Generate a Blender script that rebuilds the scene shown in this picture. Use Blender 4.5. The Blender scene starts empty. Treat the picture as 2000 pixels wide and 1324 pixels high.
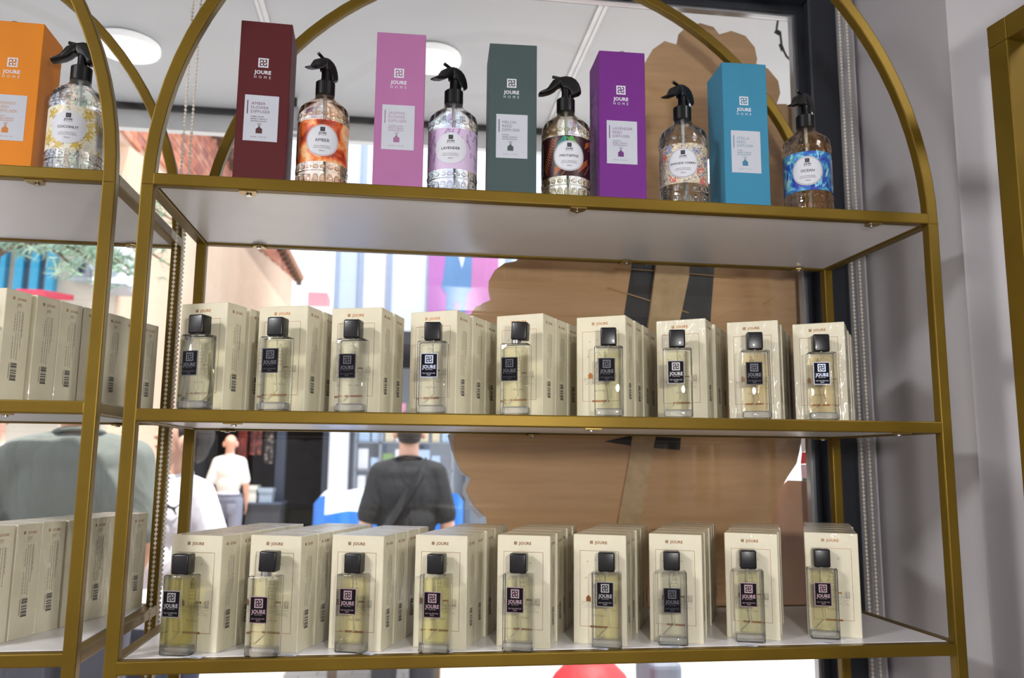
import bpy, bmesh, math, random
from mathutils import Vector, Matrix, Euler
random.seed(7)
PI = math.pi
S = bpy.context.scene
COL = S.collection

# ------------------------------------------------------------------ camera, sky, sun, room lights, exposure
CAM = Vector((-0.1969, -0.9726, 1.4613)); ROT = Euler((1.71682, -0.0093, -0.13614), 'XYZ'); FPX = 1620.7
cd = bpy.data.cameras.new('camera'); cam = bpy.data.objects.new('camera', cd); COL.objects.link(cam)
cam.location = CAM; cam.rotation_euler = ROT
cd.sensor_width = 36; cd.lens = FPX * 36 / 2000; cd.clip_start = 0.02; cd.clip_end = 200
cd.dof.use_dof = True; cd.dof.focus_distance = 1.0; cd.dof.aperture_fstop = 7.0
S.camera = cam
w = bpy.data.worlds.new('sky'); S.world = w; w.use_nodes = True
w.node_tree.nodes['Background'].inputs[0].default_value = (0.84, 0.91, 1.0, 1)
w.node_tree.nodes['Background'].inputs[1].default_value = 2.0
def lamp(name, kind, loc, energy, color=(1, 1, 1), rot=(0, 0, 0), **k):
    d = bpy.data.lights.new(name, kind); d.energy = energy; d.color = color
    for a, v in k.items(): setattr(d, a, v)
    o = bpy.data.objects.new(name, d); COL.objects.link(o); o.location = loc; o.rotation_euler = rot
    return o
sun = lamp('sun', 'SUN', (3, -1, 12), 8.0, (1, .97, .92), angle=0.01)
sun.rotation_euler = Vector((0.15, -0.20, 0.96)).to_track_quat('Z', 'Y').to_euler()
# the photographer's flash, beside and above the lens
fl = lamp('camera_flash', 'AREA', (0.015, -1.12, 1.585), 6.7, (1, .98, .96), size=0.08, shape='DISK')
fl.rotation_euler = Vector((-0.12, -1, 0.02)).to_track_quat('Z', 'Y').to_euler()
# ceiling panel of the shop on the right, added fill on the left
lamp('ceiling_panel_light_right', 'AREA', (1.25, -1.3, 2.66), 20, (1, .99, .99), size=0.5)
lamp('added_fill_light_left', 'AREA', (-2.3, -1.5, 2.66), 95, (1, .99, .99), size=0.6)  # unseen fill added from the left to brighten the window reveal
vs = S.view_settings
vs.view_transform = 'Standard'; vs.look = 'None'; vs.gamma = 1.0; vs.use_curve_mapping = False; vs.exposure = 0.0

# ------------------------------------------------------------------ helpers
def ray(px, py):
    d = Vector(((px - 1000) / FPX, (662 - py) / FPX, -1.0)); d.rotate(ROT); return d
def at(px, py, Y):
    d = ray(px, py); return CAM + d * ((Y - CAM.y) / d.y)
def col(c):   # sRGB 0-255 -> linear
    f = lambda v: v / 12.92 if v <= 0.04045 else ((v + 0.055) / 1.055) ** 2.4
    return tuple(f(v / 255) for v in c) + (1,)

class NT:
    def __init__(s, name):
        s.m = bpy.data.materials.new(name); s.m.use_nodes = True
        s.t = s.m.node_tree; s.n = s.t.nodes; s.b = s.n['Principled BSDF']; s.out = s.n['Material Output']
    def add(s, t, **k):
        q = s.n.new(t)
        for a, v in k.items(): setattr(q, a, v)
        return q
    def link(s, a, b): s.t.links.new(a, b)
    def coord(s, scale=(1, 1, 1), kind='Object', loc=(0, 0, 0), rot=(0, 0, 0)):
        tc = s.add('ShaderNodeTexCoord'); mp = s.add('ShaderNodeMapping')
        mp.inputs['Scale'].default_value = scale; mp.inputs['Location'].default_value = loc; mp.inputs['Rotation'].default_value = rot
        s.link(tc.outputs[kind], mp.inputs[0]); return mp.outputs[0]
    def noise(s, vec, scale, detail=3, rough=.5, dist=0):
        q = s.add('ShaderNodeTexNoise'); q.inputs['Scale'].default_value = scale; q.inputs['Detail'].default_value = detail
        q.inputs['Roughness'].default_value = rough; q.inputs['Distortion'].default_value = dist
        if vec: s.link(vec, q.inputs['Vector'])
        return q.outputs['Fac']
    def ramp(s, fac, stops, interp='LINEAR'):
        q = s.add('ShaderNodeValToRGB'); q.color_ramp.interpolation = interp
        e = q.color_ramp.elements
        while len(e) < len(stops): e.new(0.5)
        for x, (p, c) in zip(e, stops): x.position = p; x.color = c
        s.link(fac, q.inputs[0]); return q.outputs[0]
    def bump(s, fac, strength=.2, dist=.001, target='Normal'):
        q = s.add('ShaderNodeBump'); q.inputs['Strength'].default_value = strength; q.inputs['Distance'].default_value = dist
        s.link(fac, q.inputs['Height']); s.link(q.outputs[0], s.b.inputs[target])
def P(name, c, rough=.5, metal=0, coat=0, spec=.5, var=.06, scale=20, bump=0, bscale=200, bdist=.0005):
    """principled material whose colour is lightly broken up by noise"""
    t = NT(name); c = col(c)
    if var:
        v = t.coord()
        t.link(t.ramp(t.noise(v, scale), [(.3, tuple(x * (1 - var) for x in c[:3]) + (1,)), (.7, tuple(min(1, x * (1 + var)) for x in c[:3]) + (1,))]), t.b.inputs['Base Color'])
        if bump: t.bump(t.noise(v, bscale, 4), bump, bdist)
    else: t.b.inputs['Base Color'].default_value = c
    t.b.inputs['Roughness'].default_value = rough; t.b.inputs['Metallic'].default_value = metal
    t.b.inputs['Coat Weight'].default_value = coat; t.b.inputs['Coat Roughness'].default_value = .05
    t.b.inputs['Specular IOR Level'].default_value = spec
    return t.m
def clear(name, tint=(1, 1, 1), refr=.25, ior=1.45, rough=0.0, gl=1.0, brighten=0.0):
    """clear plastic / glass: mostly straight-through light, fresnel gloss, a share of true refraction"""
    t = NT(name); t.n.remove(t.b)
    tr = t.add('ShaderNodeBsdfTransparent'); tr.inputs[0].default_value = tuple(tint) + (1,)
    gs = t.add('ShaderNodeBsdfGlossy'); gs.inputs['Roughness'].default_value = max(rough, .01)
    fr = t.add('ShaderNodeFresnel'); fr.inputs[0].default_value = ior
    ml = t.add('ShaderNodeMath', operation='MULTIPLY'); ml.inputs[1].default_value = gl; t.link(fr.outputs[0], ml.inputs[0])
    mx = t.add('ShaderNodeMixShader'); t.link(ml.outputs[0], mx.inputs[0]); t.link(tr.outputs[0], mx.inputs[1]); t.link(gs.outputs[0], mx.inputs[2])
    last = mx
    if refr:
        g = t.add('ShaderNodeBsdfGlass'); g.inputs['IOR'].default_value = ior; g.inputs['Color'].default_value = tuple(tint) + (1,); g.inputs['Roughness'].default_value = rough
        m2 = t.add('ShaderNodeMixShader'); m2.inputs[0].default_value = refr
        t.link(mx.outputs[0], m2.inputs[1]); t.link(g.outputs[0], m2.inputs[2]); last = m2
    if brighten:                                                    # white diffuse share that brightens the glass as caught light would
        h = t.add('ShaderNodeBsdfDiffuse'); h.inputs[0].default_value = (.95, .97, .95, 1)
        m3 = t.add('ShaderNodeMixShader'); m3.inputs[0].default_value = brighten
        t.link(last.outputs[0], m3.inputs[1]); t.link(h.outputs[0], m3.inputs[2]); last = m3
    t.link(last.outputs[0], t.out.inputs[0]); return t.m

class MB:
    def __init__(s): s.v = []; s.f = []; s.mi = []
    def raw(s, vs, fs, mi=0):
        n = len(s.v); s.v += [tuple(q) for q in vs]; s.f += [tuple(i + n for i in f) for f in fs]; s.mi += [mi] * len(fs); return s
    def quad(s, a, b, c, d, mi=0): return s.raw([a, b, c, d], [(0, 1, 2, 3)], mi)
    def box(s, x0, x1, y0, y1, z0, z1, mi=0, M=None):
        vs = [(x, y, z) for x in (x0, x1) for y in (y0, y1) for z in (z0, z1)]
        if M is not None: vs = [M @ Vector(q) for q in vs]
        return s.raw(vs, [(0, 1, 3, 2), (4, 6, 7, 5), (0, 4, 5, 1), (2, 3, 7, 6), (0, 2, 6, 4), (1, 5, 7, 3)], mi)
    def rbox(s, x0, x1, y0, y1, z0, z1, r, seg=2, mi=0, M=None):
        bm = bmesh.new(); bmesh.ops.create_cube(bm, size=1)
        for q in bm.verts: q.co = Vector(((x0 + x1) / 2 + q.co.x * (x1 - x0), (y0 + y1) / 2 + q.co.y * (y1 - y0), (z0 + z1) / 2 + q.co.z * (z1 - z0)))
        bmesh.ops.bevel(bm, geom=list(bm.edges), offset=r, segments=seg, affect='EDGES', profile=.5)
        bm.verts.index_update()
        vs = [q.co.copy() for q in bm.verts]; fs = [[q.index for q in f.verts] for f in bm.faces]; bm.free()
        if M is not None: vs = [M @ q for q in vs]
        return s.raw(vs, fs, mi)
    def prism(s, poly, d0, d1, axis='y', mi=0, M=None):
        """polygon of (a,b) pairs extruded; axis y: (x,z) pairs, axis z: (x,y) pairs, axis x: (y,z) pairs"""
        n = len(poly)
        mk = {'y': lambda p, d: (p[0], d, p[1]), 'z': lambda p, d: (p[0], p[1], d), 'x': lambda p, d: (d, p[0], p[1])}[axis]
        vs = [mk(p, d0) for p in poly] + [mk(p, d1) for p in poly]
        if M is not None: vs = [M @ Vector(q) for q in vs]
        fs = [tuple(range(n)), tuple(reversed(range(n, 2 * n)))] + [(i, i + n, (i + 1) % n + n, (i + 1) % n) for i in range(n)]
        return s.raw(vs, fs, mi)
    def lathe(s, prof, n=24, c=(0, 0, 0), mi=0, cap=True, M=None, rot=0):
        vs = []
        for r, z in prof:
            vs += [(c[0] + r * math.cos(rot + 2 * PI * i / n), c[1] + r * math.sin(rot + 2 * PI * i / n), c[2] + z) for i in range(n)]
        fs = [(k * n + i, k * n + (i + 1) % n, (k + 1) * n + (i + 1) % n, (k + 1) * n + i) for k in range(len(prof) - 1) for i in range(n)]
        if cap: fs += [tuple(reversed(range(n))), tuple(range((len(prof) - 1) * n, len(prof) * n))]
        if M is not None: vs = [M @ Vector(q) for q in vs]
        return s.raw(vs, fs, mi)
    def tube(s, path, r, n=8, mi=0, cap=True):
        path = [Vector(p) for p in path]; rs = r if isinstance(r, (list, tuple)) else [r] * len(path)
        vs = []; up = Vector((0.13, 0.21, 0.97))
        for i, p in enumerate(path):
            d = (path[min(i + 1, len(path) - 1)] - path[max(i - 1, 0)]).normalized()
            a = d.cross(up)
            if a.length < 1e-3: a = d.cross(Vector((1, 0, 0)))
            a.normalize(); b = d.cross(a)
            vs += [p + a * (rs[i] * math.cos(2 * PI * k / n)) + b * (rs[i] * math.sin(2 * PI * k / n)) for k in range(n)]
        m = len(path)
        fs = [(k * n + i, k * n + (i + 1) % n, (k + 1) * n + (i + 1) % n, (k + 1) * n + i) for k in range(m - 1) for i in range(n)]
        if cap: fs += [tuple(reversed(range(n))), tuple(range((m - 1) * n, m * n))]
        return s.raw(vs, fs, mi)
    def ell(s, c, r, nu=14, nv=9, mi=0, M=None):
        vs = [(c[0], c[1], c[2] - r[2])]
        for j in range(1, nv):
            t = -PI / 2 + PI * j / nv
            vs += [(c[0] + r[0] * math.cos(t) * math.cos(2 * PI * i / nu), c[1] + r[1] * math.cos(t) * math.sin(2 * PI * i / nu), c[2] + r[2] * math.sin(t)) for i in range(nu)]
        vs.append((c[0], c[1], c[2] + r[2])); L = len(vs) - 1
        fs = [(0, 1 + (i + 1) % nu, 1 + i) for i in range(nu)]
        for j in range(nv - 2):
            fs += [(1 + j * nu + i, 1 + j * nu + (i + 1) % nu, 1 + (j + 1) * nu + (i + 1) % nu, 1 + (j + 1) * nu + i) for i in range(nu)]
        fs += [(1 + (nv - 2) * nu + i, 1 + (nv - 2) * nu + (i + 1) % nu, L) for i in range(nu)]
        if M is not None: vs = [M @ Vector(q) for q in vs]
        return s.raw(vs, fs, mi)
    def cap(s, a, b, ra, rb, n=10):
        """tapered capsule"""
        a = Vector(a); b = Vector(b); d = (b - a).normalized()
        path = []; rs = []
        for k in range(4):
            t = PI / 2 * k / 4; path.append(a - d * ra * math.cos(t)); rs.append(max(ra * math.sin(t), 1e-4))
        path.append(a); rs.append(ra); path.append(b); rs.append(rb)
        for k in range(1, 5):
            t = PI / 2 * k / 4; path.append(b + d * rb * math.sin(t)); rs.append(max(rb * math.cos(t), 1e-4))
        return s.tube(path, rs, n)
    def mesh(s, name, mats, smooth=None):
        me = bpy.data.meshes.new(name); me.from_pydata(s.v, [], s.f)
        for m in (mats if isinstance(mats, (list, tuple)) else [mats]): me.materials.append(m)
        if any(s.mi): me.polygons.foreach_set('material_index', s.mi)
        if smooth is not None:
            me.polygons.foreach_set('use_smooth', [True] * len(me.polygons))
            if smooth < 180: me.set_sharp_from_angle(angle=math.radians(smooth))
        me.update(); return me
    def build(s, name, mats, parent=None, smooth=None, loc=(0, 0, 0), rz=0):
        return obj(name, s.mesh(name, mats, smooth), parent, loc, rz)
def obj(name, me, parent=None, loc=(0, 0, 0), rz=0):
    o = bpy.data.objects.new(name, me); COL.objects.link(o); o.location = loc; o.rotation_euler = (0, 0, rz)
    if parent: o.parent = parent
    return o
def empty(name, loc=(0, 0, 0), rz=0):
    o = bpy.data.objects.new(name, None); COL.objects.link(o); o.location = loc; o.rotation_euler = (0, 0, rz); o.empty_display_size = .05
    return o
def tag(o, label, cat, group=None):
    o['label'] = label; o['category'] = cat
    if group: o['group'] = group
    return o
def struct(o): o['kind'] = 'structure'; return o
def dup(root, parent=None):
    c = root.copy(); COL.objects.link(c)
    if parent: c.parent = parent
    for ch in list(root.children): dup(ch, c)
    return c
ORD = ['', 'first', 'second', 'third', 'fourth', 'fifth', 'sixth', 'seventh', 'eighth', 'ninth']

# flat lettering: font outlines turned into polygons (cached)
_TX = {}
def text_geo(s, bold=0.0, spacing=1.0):
    if 'M' in s: bold = 0.0                                     # thickened M strokes would run together
    k = (s, bold, spacing)
    if k not in _TX:
        c = bpy.data.curves.new('lettering', 'FONT'); c.body = s; c.size = 1; c.align_x = 'LEFT'; c.resolution_u = 2
        c.offset = bold; c.space_character = spacing; c.fill_mode = 'FRONT'
        o = bpy.data.objects.new('lettering', c); COL.objects.link(o)
        dg = bpy.context.evaluated_depsgraph_get(); me = o.evaluated_get(dg).to_mesh()
        vs = [v.co.copy() for v in me.vertices]; fs = [tuple(p.vertices) for p in me.polygons]
        o.evaluated_get(dg).to_mesh_clear(); bpy.data.objects.remove(o); bpy.data.curves.remove(c)
        x0 = min(v.x for v in vs); x1 = max(v.x for v in vs); h = max(v.y for v in vs)
        if any(ch in 'ĞİÖÜ' for ch in s): h *= .8
        _TX[k] = ([(v.x - (x0 + x1) / 2, v.y) for v in vs], fs, x1 - x0, h)
    return _TX[k]
class Flat:
    """2-D artwork: coordinates (u right, v up); put on a plane or a cylinder when added to a MB"""
    def __init__(s): s.v = []; s.f = []; s.mi = []
    def add(s, vs, fs, mi=0):
        n = len(s.v); s.v += vs; s.f += [tuple(i + n for i in f) for f in fs]; s.mi += [mi] * len(fs)
    def text(s, t, u, v, w=None, h=None, bold=0.0, spacing=1.0, mi=0, left=False, sx=1.0):
        vs, fs, W, H = text_geo(t, bold, spacing)
        k = (h / H) if h else (w / W); kx = (w / W) if (w and h) else k * sx
        off = W / 2 * kx if left else 0
        s.add([(u + off + a * kx, v + b * k) for a, b in vs], fs, mi)
    def rect(s, u0, u1, v0, v1, mi=0): s.add([(u0, v0), (u1, v0), (u1, v1), (u0, v1)], [(0, 1, 2, 3)], mi)
    def line(s, pts, t, mi=0):
        for a, b in zip(pts, pts[1:]):
            dx, dy = b[0] - a[0], b[1] - a[1]; L = math.hypot(dx, dy) or 1; nx, ny = -dy / L * t / 2, dx / L * t / 2
            ex, ey = dx / L * t / 2, dy / L * t / 2
            s.add([(a[0] + nx - ex, a[1] + ny - ey), (a[0] - nx - ex, a[1] - ny - ey), (b[0] - nx + ex, b[1] - ny + ey), (b[0] + nx + ex, b[1] + ny + ey)], [(0, 1, 2, 3)], mi)
    def disc(s, u, v, r, n=40, mi=0): s.add([(u + r * math.cos(2 * PI * i / n), v + r * math.sin(2 * PI * i / n)) for i in range(n)], [tuple(range(n))], mi)
    def ring(s, u, v, r, t, n=40, mi=0):
        vs = [(u + q * math.cos(2 * PI * i / n), v + q * math.sin(2 * PI * i / n)) for q in (r - t / 2, r + t / 2) for i in range(n)]
        s.add(vs, [(i, (i + 1) % n, (i + 1) % n + n, i + n) for i in range(n)], mi)
    def logo(s, u, v, a, mi=0, mi2=1):
        """square emblem with a four-fold turning maze stroke; a = side"""
        s.rect(u - a / 2, u + a / 2, v - a / 2, v + a / 2, mi); n0 = len(s.v)
        hook = [(-.62, .28), (-.62, .60), (-.22, .60), (-.06, .53), (-.01, .36), (-.05, .16)]
        for q in range(4):
            c_, s_ = math.cos(q * PI / 2), math.sin(q * PI / 2)
            s.line([(u + a / 2 * (x * c_ - y * s_), v + a / 2 * (x * s_ + y * c_)) for x, y in hook], a * .105, mi2)
        return n0
    def logo_lines(s, u, v, a, mi=0):
        """the emblem with the maze left open (background shows through): built from bars"""
        s.ring4(u, v, a, a * .11, mi)
        hook = [(-.56, .26), (-.56, .54), (-.20, .54), (-.06, .48), (-.01, .32), (-.05, .14)]
        for q in range(4):
            c_, s_ = math.cos(q * PI / 2), math.sin(q * PI / 2)
            s.line([(u + a / 2 * (x * c_ - y * s_), v + a / 2 * (x * s_ + y * c_)) for x, y in hook], a * .12, mi)
    def ring4(s, u, v, a, t, mi=0):
        h = a / 2
        s.rect(u - h, u + h, v + h - t, v + h, mi); s.rect(u - h, u + h, v - h, v - h + t, mi)
        s.rect(u - h, u - h + t, v - h, v + h, mi); s.rect(u + h - t, u + h, v - h, v + h, mi)
    def plane(s, mb, fn, lift=0.0, step=0.0):
        """fn(u,v,lift) -> 3-D point; step raises later materials slightly"""
        top = {}
        for f, m in zip(s.f, s.mi):
            for i in f: top[i] = m
        mb.raw([fn(a, b, lift + step * top.get(i, 0)) for i, (a, b) in enumerate(s.v)], s.f)
        mb.mi[-len(s.f):] = s.mi
        return mb

# ------------------------------------------------------------------ materials
def gold_mat():
    t = NT('gold_paint'); v = t.coord()
    t.link(t.ramp(t.noise(v, 9, 4), [(.3, col((106, 83, 15))), (.7, col((122, 97, 22)))]), t.b.inputs['Base Color'])
    t.b.inputs['Metallic'].default_value = .6; t.b.inputs['Roughness'].default_value = .44
    t.bump(t.noise(v, 900, 2), .12, .0004); return t.m
GOLD = gold_mat()
def wall_mat(name, c):
    t = NT(name); v = t.coord()
    t.link(t.ramp(t.noise(v, 3, 4), [(.3, col(tuple(x - 4 for x in c))), (.7, col(c))]), t.b.inputs['Base Color'])
    t.b.inputs['Roughness'].default_value = .6; t.bump(t.noise(v, 120, 4), .12, .001); return t.m
WALL = wall_mat('white_wall_paint', (184, 181, 184)); CEIL = wall_mat('ceiling_paint', (225, 225, 225))
FLOOR = P('floor_tile', (150, 140, 130), .35)
ANTHRA = P('anthracite_frame', (38, 42, 50), .38, 0, .2)
ALU = P('aluminium', (190, 192, 196), .35, .8)
BOARD = P('white_shelf_laminate', (228, 226, 229), .30, 0, .08, var=.02)
CHROME = P('nickel', (205, 205, 205), .2, 1)
BRASS = P('brass_clip', (168, 140, 78), .3, .9)
BEAD = P('bead_plastic', (226, 220, 205), .3, 0, .3)
BLACK = P('black_plastic', (13, 13, 14), .42, 0, .08, .35, var=.1)
CAPBLK = P('black_gloss_cap', (8, 8, 10), .34, 0, .08, var=.1)
WHITE = P('white_print', (205, 208, 216), .55, var=0)
DARKINK = P('dark_ink', (38, 36, 40), .6, var=0)
GREYINK = P('grey_ink', (120, 112, 104), .6, var=0)
COPPER = P('copper_foil', (150, 96, 50), .35, .7, var=.05)
PALEGLD = P('gold_foil', (176, 140, 76), .35, .6, var=.05)
CHAIRCARD = None

# ------------------------------------------------------------------ room shell
X0, X1, YB, ZC_ = -3.0, 2.4, -3.2, 2.7
def slab(name, x0, x1, y0, y1, z0, z1, m):
    return struct(MB().box(x0, x1, y0, y1, z0, z1).build(name, m))
slab('floor', X0, X1, YB, 0.42, -0.10, 0.0, FLOOR)
slab('ceiling', X0, X1, YB, 0.42, ZC_, ZC_ + .1, CEIL)
slab('wall_left', X0 - .1, X0, YB, 0.42, 0, ZC_, WALL)
slab('wall_right', X1, X1 + .1, YB, 0.42, 0, ZC_, WALL)
slab('wall_back', X0, X1, YB - .1, YB, 0, ZC_, WALL)
slab('wall_front', 0.592, X1, 0.079, 0.42, 0, ZC_, WALL)
slab('wall_above', X0, 0.592, 0.34, 0.42, 2.365, ZC_, WALL)
# window: dark frame, rebate, glass
wf = struct(MB().rbox(0.524, 0.578, 0.355, 0.42, 0.0, 2.365, .003, 1).rbox(-2.95, 0.524, 0.355, 0.42, 2.303, 2.365, .003, 1)
            .rbox(-2.95, 0.524, 0.355, 0.42, 0.0, 0.07, .003, 1).rbox(-3.0, -2.95, 0.355, 0.42, 0.0, 2.365, .003, 1).build('window_1', ANTHRA))
MB().box(0.511, 0.524, 0.378, 0.41, 0.07, 2.303).box(-2.95, 0.511, 0.378, 0.41, 2.289, 2.303).build('inner_bead', ANTHRA, wf)
MB().box(0.506, 0.511, 0.386, 0.40, 0.07, 2.289).box(-2.95, 0.506, 0.386, 0.40, 2.284, 2.289).build('gasket', ALU, wf)
MB().box(-2.95, 0.511, 0.392, 0.396, 0.07, 2.289).build('pane', clear('window_glass', (.985, .99, .985), 0, 1.45), wf)
struct(MB().box(0.578, 0.592, 0.335, 0.42, 0, 2.4).box(0.580, 0.583, 0.31, 0.335, 0, 2.4).build('trim_1', WALL))

# ------------------------------------------------------------------ gold display units
T = 0.0145; ZA, ZB, ZC = 1.7744, 1.5012, 1.2313
def prof_sweep(path, t=T, r=.0018):
    """square tube with rounded corners swept along path of (x,z,normal angle) in a plane y0..y0+t; returns builder fn"""
    pass
def sq_tube(mb, a, b, t=T, r=.0016, off=(0, 0)):
    """square tube from a to b, axis-aligned; a,b are centres of the ends"""
    a = Vector(a); b = Vector(b); d = (b - a); ax = max(range(3), key=lambda i: abs(d[i]))
    lo = [min(a[i], b[i]) - (0 if i == ax else t / 2) for i in range(3)]; hi = [max(a[i], b[i]) + (0 if i == ax else t / 2) for i in range(3)]
    mb.rbox(lo[0], hi[0], lo[1], hi[1], lo[2], hi[2], r, 2)
    return mb
def arch_mesh(w, y0, zc, t=T, n=48, r=.0016):
    """half-round square tube, outer radius w/2"""
    mb = MB(); R1 = w / 2; R0 = R1 - t
    c = r * .3
    prof = [(R0 + r, y0), (R1 - r, y0), (R1 - c, y0 + c), (R1, y0 + r), (R1, y0 + t - r), (R1 - c, y0 + t - c), (R1 - r, y0 + t), (R0 + r, y0 + t), (R0 + c, y0 + t - c), (R0, y0 + t - r), (R0, y0 + r), (R0 + c, y0 + c)]
    m = len(prof); vs = []
    for i in range(n + 1):
        a = PI * i / n
        vs += [(q * math.cos(a), y, zc + q * math.sin(a)) for q, y in prof]
    fs = [(i * m + k, i * m + (k + 1) % m, (i + 1) * m + (k + 1) % m, (i + 1) * m + k) for i in range(n) for k in range(m)]
    return mb.raw(vs, fs)
def clip_part(root, x, y, z, front):
    """flat metal tab screwed under the rail and board; tongue points inwards"""
    s = 1 if front else -1
    poly = [(-.010, -.004), (.010, -.004), (.010, .006), (.007, .013), (0, .016), (-.007, .013), (-.010, .006)]
    c = MB().prism([(p[0], p[1] * s) for p in poly], 0, .0016, 'z').build('clip', BRASS, root, None, (x, y, z))
    MB().lathe([(.0035, -.002), (.0035, -.0005), (.002, 0)], 10, (0, .008 * s, 0)).build('screw', CHROME, c, 40)
def make_unit(loc, w, depth, za, zb, zc, label, clips_a, clips_b):
    root = tag(empty('display_unit', loc), label, 'shelving unit')
    h = w / 2; t = T
    for x in (-h + t / 2, h - t / 2):
        for y in (t / 2, depth - t / 2):
            sq_tube(MB(), (x, y, 0.0), (x, y, za + .0024)).build('post', GOLD, root)
    for y in (0, depth - t): arch_mesh(w, y, za).build('arch', GOLD, root)
    for z in (za, zb, zc, 0.10):
        for y in (t / 2, depth - t / 2):
            sq_tube(MB(), (-h + t - .0016, y, z + t / 2), (h - t + .0016, y, z + t / 2)).build('rail', GOLD, root)
        for x in (-h + t / 2, h - t / 2):
            sq_tube(MB(), (x, t - .0016, z + t / 2), (x, depth - t + .0016, z + t / 2)).build('rail', GOLD, root)
        lift = 0
        MB().rbox(-h + t + .0008, h - t - .0008, t + .0008, depth - t - .0008, z + .0025 + lift, z + t + lift, .0008, 1).build('shelf_board', BOARD, root)
    for (x, front) in clips_a: clip_part(root, x, t * .5 if front else depth - t * .5, za - .0016, front)
    for (x, front) in clips_b: clip_part(root, x, t * .5 if front else depth - t * .5, zb - .0016, front)
    return root
make_unit((0, 0, 0), 1.0, 0.286, ZA, ZB, ZC, 'gold arched metal display unit with white shelves standing at the window',
          [(-.381, 1), (.018, 1), (.414, 1), (-.41, 0), (.153, 0), (.441, 0)], [(-.383, 1), (.035, 1), (.436, 1), (-.44, 0), (.005, 0), (.47, 0)])
LX = -0.5277 - .5; ZLA, ZLB, ZLC = ZA, ZB + .007, ZC + .010
make_unit((LX, 0, 0), 1.0, 0.312, ZLA, ZLB, ZLC, 'second gold arched display unit, cut off by the left edge, with white shelves',
          [(.41, 1), (-.38, 1), (.43, 0)], [(.40, 1), (.43, 0)])
# right-hand gold unit: plain upright frame standing before the wall
def right_unit():
    root = tag(empty('square_display_unit', (0.494, -0.12, 0)), 'tall square-framed gold metal display unit, cut off by the right edge', 'shelving unit')
    t = .028; w_, d_, H = .80, .34, 1.985
    M = lambda mb, a, b: sq_tube(mb, a, b, t, .0014)
    for x in (t / 2, w_ - t / 2):
        for y in (-t / 2, -d_ + t / 2): M(MB(), (x, y, 0), (x, y, H - t)).build('post', GOLD, root)
    for z in (H, 1.604, 1.25, .9, .12):
        for y in (-t / 2, -d_ + t / 2): M(MB(), (0 if z == H else t, y, z - t / 2), (w_ if z == H else w_ - t, y, z - t / 2)).build('rail', GOLD, root)
        for x in (t / 2, w_ - t / 2): M(MB(), (x, -d_ + t, z - t / 2), (x, -t, z - t / 2)).build('rail', GOLD, root)
        if z < H: MB().box(t, w_ - t, -d_ + t, -t, z - t, z - .004).build('shelf_board', BOARD, root)
    root.rotation_euler = (0, 0, math.radians(6))
right_unit()

# ------------------------------------------------------------------ bead chains of the roller blind
def chain(x0, x1, y, ztop, zbot, label):
    mb = MB(); st = .0062; L = ztop - zbot; n = int(L / st)
    R = (x1 - x0) / 2; pts = [(x0, y, ztop - i * st) for i in range(n)]
    m = max(3, int(PI * R / st))
    pts += [((x0 + x1) / 2 - R * math.cos(PI * k / m), y, zbot - R * math.sin(PI * k / m)) for k in range(1, m)]
    pts += [(x1, y, zbot + i * st) for i in range(n)]
    for p in pts: mb.ell(p, (.0023, .0023, .0023), 7, 5)
    mb.tube(pts, .0007, 4)
    tag(mb.build('bead_chain', BEAD, None, 180), label, 'blind chain')
chain(-.5225, -.5115, .25, 2.30, .95, 'white bead chain hanging between the two arched gold units')
chain(.551, .5645, .30, 2.36, .80, 'white bead chain hanging beside the dark frame near the right wall')

# ------------------------------------------------------------------ cream perfume boxes
BW, BD, BH = .0643, .0383, .128
def carton_mat(name, coat, bumpy):
    t = NT(name); v = t.coord()
    t.link(t.ramp(t.noise(v, 30, 3), [(.3, col((214, 207, 180))), (.7, col((222, 215, 188)))]), t.b.inputs['Base Color'])
    t.b.inputs['Roughness'].default_value = .5; t.b.inputs['Coat Weight'].default_value = coat; t.b.inputs['Coat Roughness'].default_value = .16 if coat > .5 else .06; t.b.inputs['Coat IOR'].default_value = 2.0 if coat > .5 else 1.5
    if bumpy: t.bump(t.noise(t.coord((1, 1, .35)), 95, 3, .6, 1.2), bumpy, .0016, 'Coat Normal')
    return t.m
CARTON = carton_mat('cream_carton', .25, .25); WRAPPED = carton_mat('cream_carton_in_film', 1.0, .7)
def box_mesh(m):
    return MB().rbox(0, BW, 0, BD, 0, BH, .0007, 1).mesh('perfume_box', m)
BOXM = {'plain': box_mesh(CARTON), 'wrapped': box_mesh(WRAPPED)}
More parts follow.
